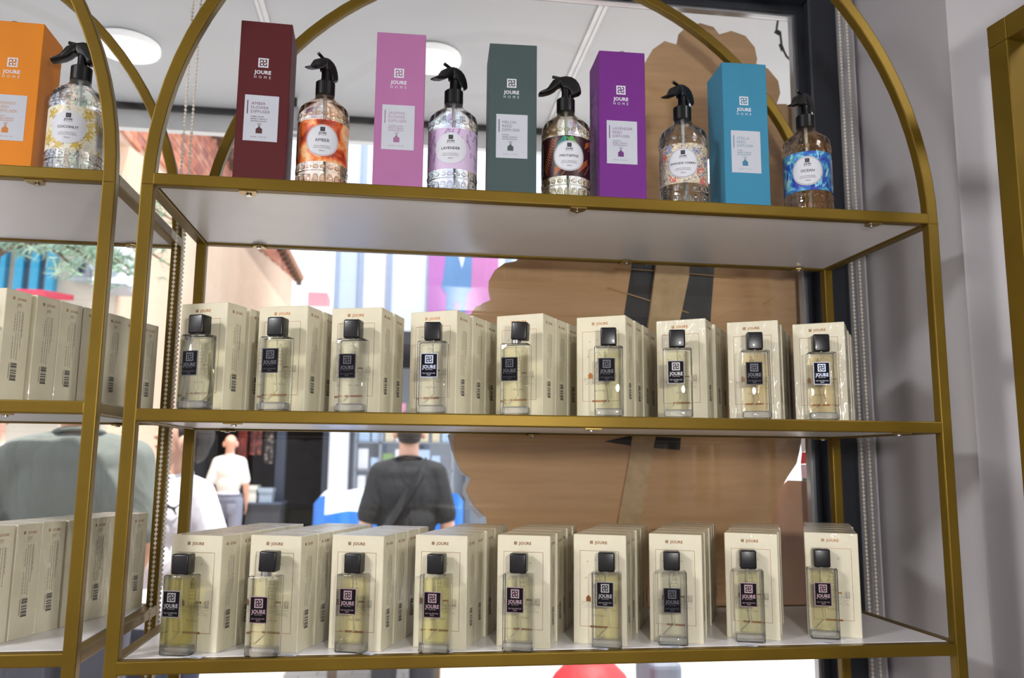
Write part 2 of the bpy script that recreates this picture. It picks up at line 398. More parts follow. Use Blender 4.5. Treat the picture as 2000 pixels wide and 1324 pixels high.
def front_print():
    F = Flat(); W, H = BW, BH; ln = .00038
    y = lambda v: H * (1 - v)
    F.logo_lines(W * .345, y(.072), .0036, 0)
    F.text('JOURE', W * .525, y(.072) - .0016, w=.0152, h=.0033, bold=.03, spacing=1.12)
    u0, u1, v0, v1 = W * .125, W * .862, y(.15), y(.84)
    F.line([(u0, v1), (u0, v0), (u1, v0), (u1, v1)], ln); F.line([(u0, v1), (W * .32, v1)], ln); F.line([(W * .66, v1), (u1, v1)], ln)
    F.rect(W * .32, W * .66, v1 - .0012, v1 + .0012, 0); F.text('Designed in Turkey', W * .49, v1 - .0006, h=.0013, mi=2)
    bird = lambda u, v, s: F.line([(u - s, v - s * .6), (u - s * .1, v - s * .1), (u + s * .2, v + s * .8)], ln * .9, 1) or F.line([(u - s * .1, v - s * .1), (u + s, v + s * .1)], ln * .8, 1)
    for u, v, s in ((.27, .25, .0015), (.42, .235, .0014), (.235, .40, .0014), (.62, .25, .0014), (.57, .36, .0013), (.42, .36, .0012)): bird(W * u, y(v), s)
    # low island with houses, tower and keep, all thin line work
    F.line([(W * .16, y(.628)), (W * .80, y(.628)), (W * .80, y(.616)), (W * .16, y(.616)), (W * .16, y(.628))], ln * .8, 1)
    F.add([(W * .24, y(.616)), (W * .33, y(.616)), (W * .33, y(.578)), (W * .285, y(.555)), (W * .24, y(.578))], [(0, 1, 2, 3, 4)], 0)
    tw = W * .47
    F.line([(tw - .0045, y(.616)), (tw - .0040, y(.50)), (tw - .0050, y(.49)), (tw - .0050, y(.47)), (tw - .0022, y(.45)), (tw - .0022, y(.41)), (tw, y(.36)), (tw + .0022, y(.41)), (tw + .0022, y(.45)), (tw + .0050, y(.47)), (tw + .0050, y(.49)), (tw + .0040, y(.50)), (tw + .0045, y(.616))], ln, 1)
    for v in (.42, .455, .48, .515, .545): F.line([(tw - .0038, y(v + .012)), (tw + .0038, y(v))], ln * .7, 1); F.line([(tw - .0038, y(v)), (tw + .0038, y(v + .012))], ln * .7, 1)
    F.rect(W * .55, W * .66, y(.585), y(.572), 0); F.line([(W * .555, y(.616)), (W * .555, y(.585))], ln, 1); F.line([(W * .65, y(.616)), (W * .65, y(.585))], ln, 1)
    F.line([(W * .70, y(.616)), (W * .70, y(.585)), (W * .715, y(.572)), (W * .73, y(.585)), (W * .73, y(.616))], ln * .8, 1)
    F.line([(W * .735, y(.63)), (W * .735, y(.565)), (W * .80, y(.565)), (W * .80, y(.63))], ln * .8, 1)
    for k in range(5): F.line([(W * .735, y(.572 + k * .011)), (W * .80, y(.579 + k * .011))], ln * .6, 1); F.line([(W * .735, y(.579 + k * .011)), (W * .80, y(.572 + k * .011))], ln * .6, 1)
    for k, (a, b, v) in enumerate(((.16, .36, .648), (.30, .62, .655), (.52, .80, .648), (.18, .40, .668), (.42, .78, .672), (.56, .80, .688))):
        F.line([(W * (a + (b - a) * i / 10), y(v) + .0007 * math.sin(i * 1.4 + k)) for i in range(11)], ln * .7, 1)
    F.text('K\u0131z Kulesi', W * .49, y(.745), h=.0024, bold=.0, mi=1)
    return F.plane(MB(), lambda u, v, l: (u, -l, v), .00012, .00006).mesh('front_print', [COPPER, GREYINK, PALEGLD])
def side_print(code):
    F = Flat(); D, H = BD, BH; y = lambda v: H * (1 - v); r = random.Random(3)
    F.logo_lines(D * .30, y(.076), .0034, 0); F.text('JOURE', D * .60, y(.076) - .0015, h=.003, bold=.022, spacing=1.1)
    if code: F.text(code, D * .52, y(.148), h=.0047, mi=1, sx=.8)
    for k, (u, a, b) in enumerate(((.66, .185, .52), (.57, .185, .63), (.48, .185, .62), (.40, .22, .38), (.38, .42, .62), (.70, .19, .42))):
        v = a
        while v < b:                                           # rows of small print running up the panel
            L = r.uniform(.008, .03); F.rect(D * u, D * u + .0009, y(min(v + L, b)), y(v), 1); v += L + .006
    v = .655
    while v < .80:
        L = r.choice((.004, .006, .011, .016)); F.rect(D * .40, D * .63, y(v + L), y(v), 2); v += L + r.choice((.003, .005, .009))
    F.rect(D * .33, D * .36, y(.80), y(.66), 1)
    return F.plane(MB(), lambda u, v, l: (BW + l, u, v), .00012, .00006).mesh('side_print', [P('pale_copper_foil', (172, 128, 88), .45, .3, var=0), P('side_print_ink', (150, 142, 128), .6, var=0), P('barcode_ink', (84, 80, 78), .6, var=0)])
FPRINT = front_print(); SPRINT = {c: side_print(c) for c in ('', 'J40', 'J97')}
def perfume_box(fl, ang, z, kind, code, label, group, front):
    a = math.radians(ang)
    b = tag(obj('perfume_box', BOXM[kind], None, (fl[0], fl[1], z), a), label, 'box', group)
    if front: obj('front_print', FPRINT, b)
    obj('side_print', SPRINT[code], b)
    return b
def box_row(fl, ang, n, z, kind, code, rowname, shelfname, gaps=()):
    rnd = random.Random(rowname + shelfname); a = math.radians(ang)
    ux, uy = math.cos(a), math.sin(a); dx, dy = -uy, ux; off = 0
    for k in range(n):
        j = rnd.uniform(-.0012, .0012) if k else 0
        dd = rnd.uniform(-.8, .8) if k else 0
        p = (fl[0] + dx * off + ux * (j + .0006 * k), fl[1] + dy * off + uy * (j + .0006 * k))
        what = ('front cream perfume box' if k == 0 else ORD[k + 1] + ' cream perfume box back')
        perfume_box(p, ang + dd, z, kind, code, f'{what} in the {rowname} row on the {shelfname}', f'cream perfume boxes on the {shelfname}', k == 0)
        off += BD + .0014 + (gaps[k] if k < len(gaps) else 0)
SHELF_B = ZB + T + .0004; SHELF_C = ZC + T; SHELF_A = ZA + T
LSHELF_B = ZLB + T + .0004; LSHELF_C = ZLC + T
CROWS = [(-0.4515, 0.0528, -20.0, 5), (-0.3625, 0.0458, -21.0, 5), (-0.2696, 0.0428, -20.3, 4), (-0.1726, 0.0427, -21.0, 5), (-0.0748, 0.0401, -20.5, 5), (0.0196, 0.0471, -23.8, 5), (0.1162, 0.0525, -24.6, 6), (0.2186, 0.0627, -26.0, 5), (0.3283, 0.0662, -26.2, 5)]
BROWS = [(-0.4585, 0.0540, -24.7, 2), (-0.3683, 0.0545, -20.3, 2), (-0.2808, 0.0485, -19.2, 2), (-0.1850, 0.0600, -30.0, 3), (-0.0760, 0.0660, -33.0, 3), (0.0262, 0.0575, -30.3, 4), (0.1337, 0.0635, -33.0, 3), (0.2275, 0.0567, -30.5, 5), (0.3178, 0.0550, -33.0, 4)]
for i, (x, y, a, n) in enumerate(CROWS): box_row((x, y), a, n, SHELF_C, 'wrapped', '', ORD[i + 1], 'lower shelf')
for i, (x, y, a, n) in enumerate(BROWS):
    box_row((x, y), a, n, SHELF_B, 'wrapped' if i in (6, 7, 8) else 'plain', '', ORD[i + 1], 'middle shelf', gaps=((.004,) if i < 6 else (.012,) if i == 6 else ()))
def left_row(fr, ang, n, z, kind, code, shelfname, jit):
    a = math.radians(-ang); ux, uy = math.cos(a), math.sin(a); dx, dy = -uy, ux
    for k in range(n):
        j = jit[k % len(jit)]
        p = (fr[0] - ux * (BW - j) + dx * k * (BD + .0016), fr[1] - uy * (BW - j) + dy * k * (BD + .0016))
        perfume_box(p, -ang + j * 300, z, kind, code, f'{ORD[k + 1]} cream box from the front on the left unit\'s {shelfname}, marked {code}', f'cream perfume boxes on the left unit {shelfname}', k == 0)
left_row((-.642, .022), 20, 7, LSHELF_B, 'plain', 'J40', 'middle shelf', (0, .004, .003, .003, .004, .001, .0))
left_row((-.638, .026), 19.5, 7, LSHELF_C, 'wrapped', 'J97', 'lower shelf', (0, .001, 0, .002, .001, .0, .001))

# ------------------------------------------------------------------ perfume bottles
GLASS = clear('bottle_glass', (1, 1, 1), .06, 1.5, 0, 1.2, .015)
BASEG = clear('bottle_base_glass', (1, 1, 1), .5, 1.5, 0, 1.3, .12)
LIQ = {k: clear('perfume_' + k, c, 0, 1.33, 0, .5) for k, c in {'clear': (.985, .985, .955), 'pale': (.975, .97, .88), 'straw': (.975, .96, .84), 'yellow': (.972, .96, .77), 'gold': (.965, .935, .62), 'peach': (.975, .93, .82)}.items()}
PLQ = P('plaque_black', (15, 12, 16), .6, 0, 0, .1, var=0)
SILV = {'pink': P('plaque_rose_silver', (168, 142, 150), .45, .35, var=0), 'blue': P('plaque_flash_lit_silver', (196, 204, 228), .4, .3, var=0), 'dark': P('plaque_dark_silver', (78, 78, 86), .45, .35, var=0), 'grey': P('plaque_silver', (156, 152, 154), .45, .35, var=0)}  # the blue one puts the flash's reflection into the plaque colour
QW, QD, QH = .0350, .0205, .0862
def bottle_meshes():
    g = {}
    # thick glass: outer block and the inner hollow drawn as one glass wall
    g['body'] = MB().rbox(-QW / 2, QW / 2, 0, QD, 0, QH, .0022, 3).mesh('bottle_body', GLASS, 40)
    mb = MB(); a = .0040; b = .0045; z0 = .0105; z1 = QH - .004
    pr = []
    for k in range(5): t = PI + PI / 2 * k / 4; pr.append((-QW / 2 + a + .005 + .005 * math.cos(t), z0 + .005 + .005 * math.sin(t)))
    for k in range(5): t = 1.5 * PI + PI / 2 * k / 4; pr.append((QW / 2 - a - .005 + .005 * math.cos(t), z0 + .005 + .005 * math.sin(t)))
    pr += [(QW / 2 - a, z1 - .002), (QW / 2 - a - .002, z1), (-QW / 2 + a + .002, z1), (-QW / 2 + a, z1 - .002)]
    mb.prism(pr, b, QD - b); g['liq'] = mb
    bb = MB().rbox(-QW / 2 + .0012, QW / 2 - .0012, .0012, QD - .0012, .0012, .0098, .0022, 3)
    g['base'] = bb.mesh('glass_base', BASEG, 40)
    g['collar'] = MB().lathe([(.0055, QH - .0005), (.0062, QH), (.0062, QH + .005), (.005, QH + .0055)], 20, (0, QD / 2, 0)).mesh('collar', CHROME, 40)
    g['cap'] = MB().rbox(-.0098, .0098, QD / 2 - .0088, QD / 2 + .0088, QH + .0006, QH + .0230, .0020, 3).mesh('cap', CAPBLK, 40)
    g['tube'] = MB().tube([(0, QD / 2, QH - .003), (.0005, QD / 2, QH * .55), (.003, QD / 2, QH * .28), (-.008, QD / 2 - .001, .013)], .0007, 6).mesh('dip_tube', P('dip_tube_plastic', (206, 206, 190), .4, var=0), 60)
    for k, m in SILV.items():
        F = Flat(); w, h = .0205, .0287
        F.logo(0, h * .245, .0098, 0, 1)
        F.text('JOURE', 0, -h * .135, w=.0160, h=.0042, bold=.036, spacing=1.08, mi=0)
        F.text('PERFUME', 0, -h * .205, w=.0086, spacing=1.3, mi=0); F.text('EAU DE PERFUME', 0, -h * .355, w=.0150, bold=.008, mi=0); F.text('50ml', 0, -h * .425, w=.0042, mi=0)
        pb = MB().rbox(-w / 2, w / 2, -.0006, 0, -h / 2, h / 2, .0004, 1)
        g['plq', k] = (pb.mesh('label_plaque', m), MB().box(-w / 2 + .0009, w / 2 - .0009, -.00085, -.0006, -h / 2 + .0009, h / 2 - .0009).mesh('plaque_field', PLQ),
                       F.plane(MB(), lambda u, v, l: (u, -.0009 - l, v), .0001, .00006).mesh('plaque_print', [m, PLQ]))
    return g
BG = bottle_meshes()
def perfume_bottle(x, y, z, ang, liq, frame, label, group, dz=0, du=0, capdz=0, captilt=0):
    r = tag(empty('perfume_bottle', (x, y, z), math.radians(ang)), label, 'bottle', group)
    obj('bottle_body', BG['body'], r); obj('glass_base', BG['base'], r)
    if ('liq', liq) not in BG: BG['liq', liq] = BG['liq'].mesh('perfume', LIQ[liq])
    obj('perfume', BG['liq', liq], r); obj('dip_tube', BG['tube'], r); obj('collar', BG['collar'], r)
    c = obj('cap', BG['cap'], r, (0, 0, capdz)); c.rotation_euler = (0, math.radians(captilt), 0)
    a, b, d = BG['plq', frame]
    q = obj('label_plaque', a, r, (-.0025 + du, -.0001, .0535 + dz)); obj('plaque_field', b, q); obj('plaque_print', d, q)
    return r
CBOT = [(-0.4345, 0.0195, -15, 'gold', 'grey', .002, -.003), (-0.341, 0.0052, -14, 'straw', 'pink', -.003, 0), (-0.2453, 0.0163, -20, 'straw', 'pink', .003, 0), (-0.1512, 0.0048, -18, 'yellow', 'pink', .0, 0.001), (-0.0555, 0.0048, -18, 'pale', 'pink', .004, 0), (0.0513, 0.0114, -18, 'straw', 'grey', .008, .001), (0.1341, 0.0183, -16, 'clear', 'dark', -.001, .002), (0.2349, 0.0270, -16, 'pale', 'pink', .003, .001), (0.3367, 0.0366, -18, 'straw', 'pink', .001, .001)]
NAMES = {'gold': 'deep golden', 'straw': 'pale straw-coloured', 'yellow': 'lemon-yellow', 'pale': 'very pale', 'clear': 'nearly colourless', 'peach': 'pale peach'}
for i, (x, y, a, lq, fr, dz, du) in enumerate(CBOT):
    perfume_bottle(x, y, SHELF_C, a, lq, fr, f'perfume bottle of {NAMES[lq]} liquid before the {ORD[i + 1]} box row on the lower shelf', 'perfume bottles on the lower shelf', dz, du, .004 if i == 1 else 0, 2 if i == 1 else 0)
BBOT = [(-.432, -24, 'pale', 'dark', -.001, 0), (-.3431, -18, 'pale', 'dark', .004, 0), (-.2554, -16, 'clear', 'dark', 0, 0), (-.1602, -12, 'clear', 'blue', .003, 0), (-.0612, -22, 'straw', 'dark', .001, -.003), (.0554, -14, 'pale', 'dark', .003, 0), (.1429, -16, 'pale', 'grey', .002, 0), (.2444, -16, 'peach', 'dark', .003, 0), (.3339, -14, 'peach', 'blue', .005, 0)]
for i, (x, a, lq, fr, dz, du) in enumerate(BBOT):
    perfume_bottle(x, .008, SHELF_B, a, lq, fr, f'perfume bottle of {NAMES[lq]} liquid before the {ORD[i + 1]} box row on the middle shelf', 'perfume bottles on the middle shelf', dz, du, .0035 if i == 4 else 0, 3 if i == 4 else 0)
perfume_bottle(-.668, .016, LSHELF_B, -20, 'pale', 'dark', 'perfume bottle cut off by the left edge on the left unit\'s middle shelf', 'perfume bottles on the middle shelf')
# paper price slips lying before the lower bottles
SLIP = P('slip_paper', (205, 208, 222), .7)
for i, (x, y) in enumerate(((-.415, .006), (-.315, -.0005), (-.228, .006), (-.142, -.001), (-.052, -.001), (.040, .004), (.128, .009), (.222, .016), (.325, .022))):
    s_ = tag(MB().box(-.011, .011, -.006, .003, 0, .0004).build('price_slip', SLIP, None, None, (x + .004, max(y, .0165) - .0, SHELF_C + .0002), math.radians(-20 + 14 * math.sin(i * 2.3))), f'small pale paper slip under the bottle of the {ORD[i + 1]} row on the lower shelf', 'paper slip', 'price slips on the lower shelf')
    MB().box(-.002, .007, -.0055, -.0035, .0004, .0005).build('slip_mark', DARKINK, s_)

# ------------------------------------------------------------------ diffuser boxes on the top shelf
DW, DD, DH = .0617, .0610, .21
def diffuser(x, y, ang, c, lines, small, label, z=SHELF_A):
    m = P('carton_' + lines[0].lower(), c, .6, 0, 0, .25, var=.03); mi = P('ink_' + lines[0].lower(), tuple(int(v * .9) for v in c), .6, var=0)
    txt = P('text_' + lines[0].lower(), tuple(int(v * .55 + 70) for v in c), .6, var=0)
    b = tag(MB().rbox(0, DW, 0, DD, 0, DH, .0007, 1).build('diffuser_box', m, None, None, (x, y, z), math.radians(ang)), label, 'box', 'reed diffuser boxes on the top shelf')
    F = Flat(); F.logo(DW * .47, .1560, .0122, 0, 1)
    F.text('JOURE', DW * .465, .1414, w=.0200, h=.0047, bold=.034, spacing=1.05); F.text('HOME', DW * .465, .1356, w=.0198, h=.0034, bold=.010, spacing=2.1)
    F.plane(MB(), lambda u, v, l: (u, -l, v), .00012, .00008).build('brand_print', [WHITE, m], b)
    l = MB().box(DW * .155, DW * .81, -.0003, 0, .0548, .1134).build('front_label', P('label_paper', (184, 188, 198), .6, var=.02), b)
    G = Flat(); tl = DW * .285
    G.rect(DW * .205, DW * .222, .0890, .1065, 0)
    for k, s in enumerate(lines): G.text(s, tl, .1010 - k * .0052, h=.0036, mi=1, left=True, spacing=1.05)
    for k, s in enumerate(small): G.text(s, tl, .0850 - k * .0029, h=.0017, mi=0, left=True)
    cx = DW * .455
    G.rect(cx - .0038, cx + .0038, .0645, .0703, 0); G.add([(cx - .0038, .0703), (cx + .0038, .0703), (cx + .0014, .0718), (cx - .0014, .0718)], [(0, 1, 2, 3)], 0); G.rect(cx - .0013, cx + .0013, .0718, .0731, 0)
    for k in range(5): G.line([(cx, .0731), (cx + (k - 2) * .0013, .0778)], .0003, 1)
    G.text('120 ML / 4 FL.OZ', DW * .45, .0592, h=.0016, mi=1, spacing=1.15)
    G.plane(MB(), lambda u, v, l_: (u, -.0003 - l_, v), .00012).build('label_print', [mi, txt], l)
    return b
BAM = ['BAMBU ÇUBUKLU', 'ORTAM KOKUSU']
diffuser(-.4036, .0245, 1.5, (82, 27, 31), ['AMBER', 'FLOWER', 'DIFFUSER'], ['AMBER ÇİÇEĞİ'] + BAM, 'tall dark red amber flower diffuser box standing on the top shelf')
diffuser(-.2375, .0278, -1.4, (166, 106, 152), ['JASMINE', 'FLOWER', 'DIFFUSER'], ['YASEMİN ÇİÇEĞİ'] + BAM, 'tall pink jasmine flower diffuser box standing on the top shelf')
diffuser(-.0930, .0344, -2.5, (66, 82, 82), ['MELON', 'REED', 'DIFFUSER'], ['KAVUN'] + BAM, 'tall slate green melon reed diffuser box standing on the top shelf')
lav = diffuser(.0515, .0313, -1.3, (108, 40, 126), ['LAVENDER', 'REED', 'DIFFUSER'], ['LAVANTA'] + BAM, 'tall purple lavender reed diffuser box standing on the top shelf')
stl = diffuser(.2235, .0376, -2.0, (54, 128, 160), ['STELLA', 'REED', 'DIFFUSER'], ['STELLA'] + BAM, 'tall sky blue stella reed diffuser box standing on the top shelf')
mng = diffuser(-.7127, .0712, 1.0, (214, 128, 26), ['MANGO', 'REED', 'DIFFUSER'], ['MANGO'] + BAM, 'tall orange mango reed diffuser box on the left unit', ZLA + T)
# small print up the visible left flanks
def flank(b, y0, y1, z0, z1, m):
    F = Flat(); r = random.Random(5)
    for k in range(5):
        u = y0 + (y1 - y0) * (k + .5) / 5; v = z0
        while v < z1:
            L = r.uniform(.006, .018); F.rect(u, u + .0012, v, min(v + L, z1)); v += L + .004
    F.plane(MB(), lambda u, v, l: (-l, u, v), .00012).build('side_print', m, b)
flank(lav, .012, .052, .05, .16, P('pale_violet_ink', (170, 130, 186), .6, var=0)); flank(stl, .03, .055, .005, .03, P('pale_blue_ink', (120, 190, 214), .6, var=0))
# thumb notch tabs on box tops
for b, u in ((lav, .5), (mng, .42)):
    MB().lathe([(.0032, 0), (.0032, .0003)], 14).build('tab_notch', WHITE, b, None, (DW * u, .0015, DH))

# ------------------------------------------------------------------ spray bottles
PET = {k: clear('bottle_pet_' + k, c, .5, 1.40, .02) for k, c in {'amber': (.985, .90, .82), 'clear': (.97, .98, .98), 'warm': (.97, .95, .87), 'peach': (.98, .90, .82)}.items()}  # amber tint puts the label's reflected and refracted colour into clear plastic
def ramp_mat(name, stops, scale, detail=5, dist=1.0, rough=.45, seed=0, vscale=(1, 1, 1)):
    t = NT(name); v = t.coord(vscale, loc=(seed, seed * 1.7, 0))
    t.link(t.ramp(t.noise(v, scale, detail, .6, dist), stops), t.b.inputs['Base Color']); t.b.inputs['Roughness'].default_value = rough; return t.m
C_ = col
LAB = {
 'amber': ramp_mat('label_amber', [(.30, C_((92, 26, 14))), (.42, C_((192, 66, 22))), (.50, C_((232, 120, 50))), (.58, C_((236, 190, 130))), (.70, C_((238, 222, 196)))], 42, 6, .6, seed=2),
 'lavender': P('label_lilac', (206, 184, 216), .5, var=.03),
 'mint': P('label_maroon', (52, 18, 22), .4, var=.15),
 'japanese': ramp_mat('label_cherry', [(.30, C_((70, 66, 80))), (.40, C_((132, 132, 158))), (.48, C_((206, 192, 160))), (.55, C_((226, 214, 186))), (.62, C_((120, 128, 108))), (.70, C_((214, 120, 112)))], 150, 3, 2.2, seed=1),
 'ocean': ramp_mat('label_ocean', [(.30, C_((28, 30, 110))), (.42, C_((44, 70, 176))), (.50, C_((40, 124, 186))), (.57, C_((96, 176, 204))), (.66, C_((176, 216, 206)))], 30, 4, 2.5, seed=5),
 'coconut': ramp_mat('label_coconut', [(.30, C_((70, 60, 40))), (.36, C_((206, 200, 178))), (.52, C_((226, 226, 214))), (.60, C_((206, 178, 84))), (.68, C_((232, 226, 200)))], 48, 5, 1.0, seed=4)}
SR = .0322
def body_profile():
    return [(.026, 0), (.0312, .003), (SR, .006), (SR, .0225), (SR - .0008, .0235), (SR, .0245), (SR, .0325), (SR - .0010, .0335), (SR - .0010, .0905), (SR, .0918), (SR, .1030), (SR - .0005, .1072), (.0306, .1118), (.0276, .1156), (.0238, .1188), (.0195, .1220), (.0152, .1258), (.0126, .1288), (.0118, .1335)]
SPR_BODY = {}
def spray_body_mesh(tint):
    if tint not in SPR_BODY:
        mb = MB().lathe(body_profile(), 28)
        for zz in (.0125, .0285, .0975):                        # rows of scallops pressed into the bottle
            for k in range(22):
                a = 2 * PI * k / 22; M = Matrix.Rotation(a, 4, 'Z') @ Matrix.Translation((SR - .0006, 0, zz))
                mb.ell((0, 0, 0), (.0012, .0040, .0030 if zz > .02 else .0075), 8, 5, M=M)
        SPR_BODY[tint] = mb.mesh('bottle_body', PET[tint], 25)
    return SPR_BODY[tint]
def spray(x, y, z, kind, title, tint, yaw, turn, label, dots=1, panels=()):
    r = tag(empty('spray_bottle', (x, y, z), 0), label, 'spray bottle', 'room spray bottles on the top shelf')
    obj('bottle_body', spray_body_mesh(tint), r)
    R = SR - .0002
    ta = math.radians(turn)
    cyl = lambda u, v, l=0: ((R + l) * math.sin(u / R + ta), -(R + l) * math.cos(u / R + ta), v)
    # wrap label, a curved sheet with its own thickness
    n = 56; a0, a1 = -2.15, 2.15; mb = MB(); vs = []
    for i in range(n + 1):
        u = R * (a0 + (a1 - a0) * i / n)
        vs += [cyl(u, .0350, 0), cyl(u, .0893, 0), cyl(u, .0893, -.0002), cyl(u, .0350, -.0002)]
    mb.raw(vs, [(i * 4 + k, i * 4 + (k + 1) % 4, i * 4 + 4 + (k + 1) % 4, i * 4 + 4 + k) for i in range(n) for k in range(4)])
    lab = mb.build('wrap_label', LAB[kind], r)
    mats = {'amber': [], 'lavender': [P('sprig_violet', (84, 64, 118), .5, var=0)], 'mint': [P('leaf_teal', (38, 140, 130), .45, var=0), P('leaf_orange', (172, 92, 44), .45, var=0), P('leaf_green', (90, 170, 80), .45, var=0), P('leaf_blue', (52, 96, 140), .45, var=0)],
            'japanese': [P('petal_coral', (206, 104, 98), .5, var=.1), P('petal_blue', (136, 142, 176), .5, var=.1), P('petal_cream', (228, 214, 178), .5, var=.05), P('petal_grey', (76, 76, 84), .5, var=.1)],
            'ocean': [P('stroke_sky', (120, 196, 222), .4, var=.1), P('stroke_mint', (176, 220, 206), .4, var=.1), P('stroke_indigo', (46, 50, 168), .4, var=.1)],
            'coconut': [P('twig_black', (48, 44, 40), .5, var=0), P('petal_gold', (204, 176, 82), .5, var=.1)]}[kind]
    F = Flat(); q = random.Random(kind)
    def leaf(u, v, L, W, a, mi): 
        c, s = math.cos(a), math.sin(a)
        F.add([(u + X * c - Y * s, v + X * s + Y * c) for X, Y in ((-L, 0), (-L * .3, -W), (L * .4, -W * .7), (L, 0), (L * .4, W * .7), (-L * .3, W))], [(0, 1, 2, 3, 4, 5)], mi)
    def clampv(v): return min(max(v, .0365), .0878)
    if kind == 'lavender':
        for i in range(46):
            u, v = q.uniform(-.062, .062), q.uniform(.038, .086); a = PI / 2 + q.uniform(-.7, .7)
            for k in range(q.randint(3, 6)):
                vv = v + k * .0024 * math.sin(a)
                if .0365 < vv < .0875:
                    for sd in (-1, 1): leaf(u + k * .0024 * math.cos(a) + sd * .0007, vv, .0013, .00042, a + sd * .6, 0)
    if kind == 'mint':
        for u0, v0, u1, v1, mi, L in ((-.012, .066, -.002, .088, 0, .012), (.006, .066, -.001, .088, 2, .012), (-.032, .040, -.020, .086, 1, .010), (-.020, .037, -.004, .050, 1, .010), (.012, .040, .030, .056, 1, .011), (-.052, .040, -.044, .086, 3, .008), (.024, .075, .040, .086, 1, .008), (.040, .040, .048, .08, 3, .008)):
            m = 13
            for k in range(m):
                t = k / m; u, v = u0 + (u1 - u0) * t, v0 + (v1 - v0) * t; ax = math.atan2(v1 - v0, u1 - u0)
                for sd in (-1, 1):
                    e = ax + sd * .75; ll = L * (1 - .5 * t)
                    F.line([(u, clampv(v)), (u + ll * math.cos(e), clampv(v + ll * math.sin(e)))], .0009, mi)
    if kind == 'japanese':
        for i in range(260):
            u, v = q.uniform(-.064, .064), q.uniform(.038, .0865); leaf(u, v, q.uniform(.0012, .0026), q.uniform(.0006, .0012), q.uniform(0, PI), q.choice((2, 2, 2, 3, 1)))
        for cu, cv, mi in ((-.029, .074, 0), (-.012, .043, 0), (.024, .052, 0), (.017, .079, 1), (-.020, .083, 1), (.034, .070, 1), (.030, .040, 0)):
            for i in range(16): leaf(cu + q.uniform(-.006, .006), clampv(cv + q.uniform(-.005, .005)), .0026, .0014, q.uniform(0, PI), mi)
    if kind == 'ocean':
        for u, v, L, W, a, mi in ((-.024, .080, .008, .0022, .5, 1), (.012, .044, .007, .003, 1.1, 0), (.017, .046, .006, .002, 1.3, 0), (.022, .043, .006, .002, .8, 0), (.020, .083, .010, .003, .2, 2), (.014, .086, .006, .0015, 1.8, 0), (-.014, .046, .010, .003, .4, 2), (-.030, .060, .008, .002, 1.4, 2), (.028, .060, .008, .002, 1.2, 1)): leaf(u, clampv(v), L, W, a, mi)
    if kind == 'coconut':
        for cu, cv in ((.022, .080), (.022, .055), (-.010, .040), (.010, .041), (-.022, .080), (-.026, .046), (.036, .066)):
            for i in range(5): leaf(cu + .004 * math.cos(i * 1.26), clampv(cv + .004 * math.sin(i * 1.26)), .0040, .0019, i * 1.26, 1)
            for i in range(9):
                u, v = cu + q.uniform(-.008, .008), clampv(cv + q.uniform(-.007, .007)); F.line([(u, v), (u + q.uniform(-.004, .004), clampv(v + q.uniform(-.004, .004)))], .0005, 0)
    if F.v: F.plane(MB(), lambda u, v, l: cyl(u, v, l), .0001, .00003).build('label_pattern', mats, lab)
    for pu in panels:                                           # pale side panels with small print
        G = Flat(); G.rect(pu - .006, pu + .006, .040, .084, 0)
        for k in range(7): G.rect(pu - .0035 + k * .0011, pu - .0030 + k * .0011, .046, .046 + .03 * abs(math.sin(k * 2.1 + 1)), 1)
        G.plane(MB(), lambda u, v, l: cyl(u, v, l), .0004, .0001).build('side_panel', [P('panel_paper', (196, 192, 210), .5, var=0), GREYINK], lab)
    D = Flat(); cz = .0618; D.disc(0, cz, .0205, 48, 0)
    D.ring(0, cz, .0194, .0004, 48, 2 if kind in ('amber',) else 1)
    if kind == 'lavender' or kind == 'coconut': D.f = D.f[:1]; D.mi = D.mi[:1]
    D.logo_lines(0, .0762, .0056, 1); D.rect(-.0028, .0028, .0734, .0790, 1); D.logo_lines(0, .0762, .0048, 0)
    D.text('JOURE', 0, .0702, w=.0092, bold=.03, mi=1); D.text('HOME', 0, .0680, w=.0090, h=.0014, spacing=2.1, mi=1)
    D.text(title, 0, .0602, w={'JAPANESE CHERRY': .0345, 'COCONUT': .0235, 'LAVENDER': .0235, 'MINT&PINE': .0245}.get(title, .0175), bold=.010, mi=1)
    D.text('Oda ve Tekstil Spreyi', 0, .0540, w=.0190, mi=3); D.text('Room and Linen Spray', 0, .0518, w=.0205, mi=3); D.text('500ml', 0, .0475, w=.0062, mi=3)
    # the round badge is laid on a grid so that it follows the curve of the label
    n0 = D.v[:48]; disc = [(0.0, cz)]
    for k in range(1, 9): disc += [(0 + a * k / 8, cz + (b - cz) * k / 8) for a, b in n0]
    fs = [(0, 1 + i, 1 + (i + 1) % 48) for i in range(48)] + [(1 + (k - 1) * 48 + i, 1 + k * 48 + i, 1 + k * 48 + (i + 1) % 48, 1 + (k - 1) * 48 + (i + 1) % 48) for k in range(1, 8) for i in range(48)]
    D.f = D.f[1:]; D.mi = D.mi[1:]
    badge = MB().raw([cyl(a, b, .00045) for a, b in disc], fs).build('round_badge', WHITE, lab)
    D.plane(MB(), lambda u, v, l: cyl(u, v, l), .00062, .00008).build('badge_print', [WHITE, DARKINK, P('ring_rust', (180, 90, 60), .5, var=0), GREYINK], lab)
    # dip tube and liquid-coloured core are left to the clear body; the sprayer
    MB().tube([(0, 0, .133), (.001, 0, .09), (.004, .002, .012)], .0018, 8).build('dip_tube', P('tube_milky', (206, 208, 206), .4, var=0), r, 60)
    hd = MB()
    for k in range(30):
        a = 2 * PI * k / 30; hd.box(.0112, .0122, -.0006, .0006, .1335, .1505, M=Matrix.Rotation(a, 4, 'Z'))
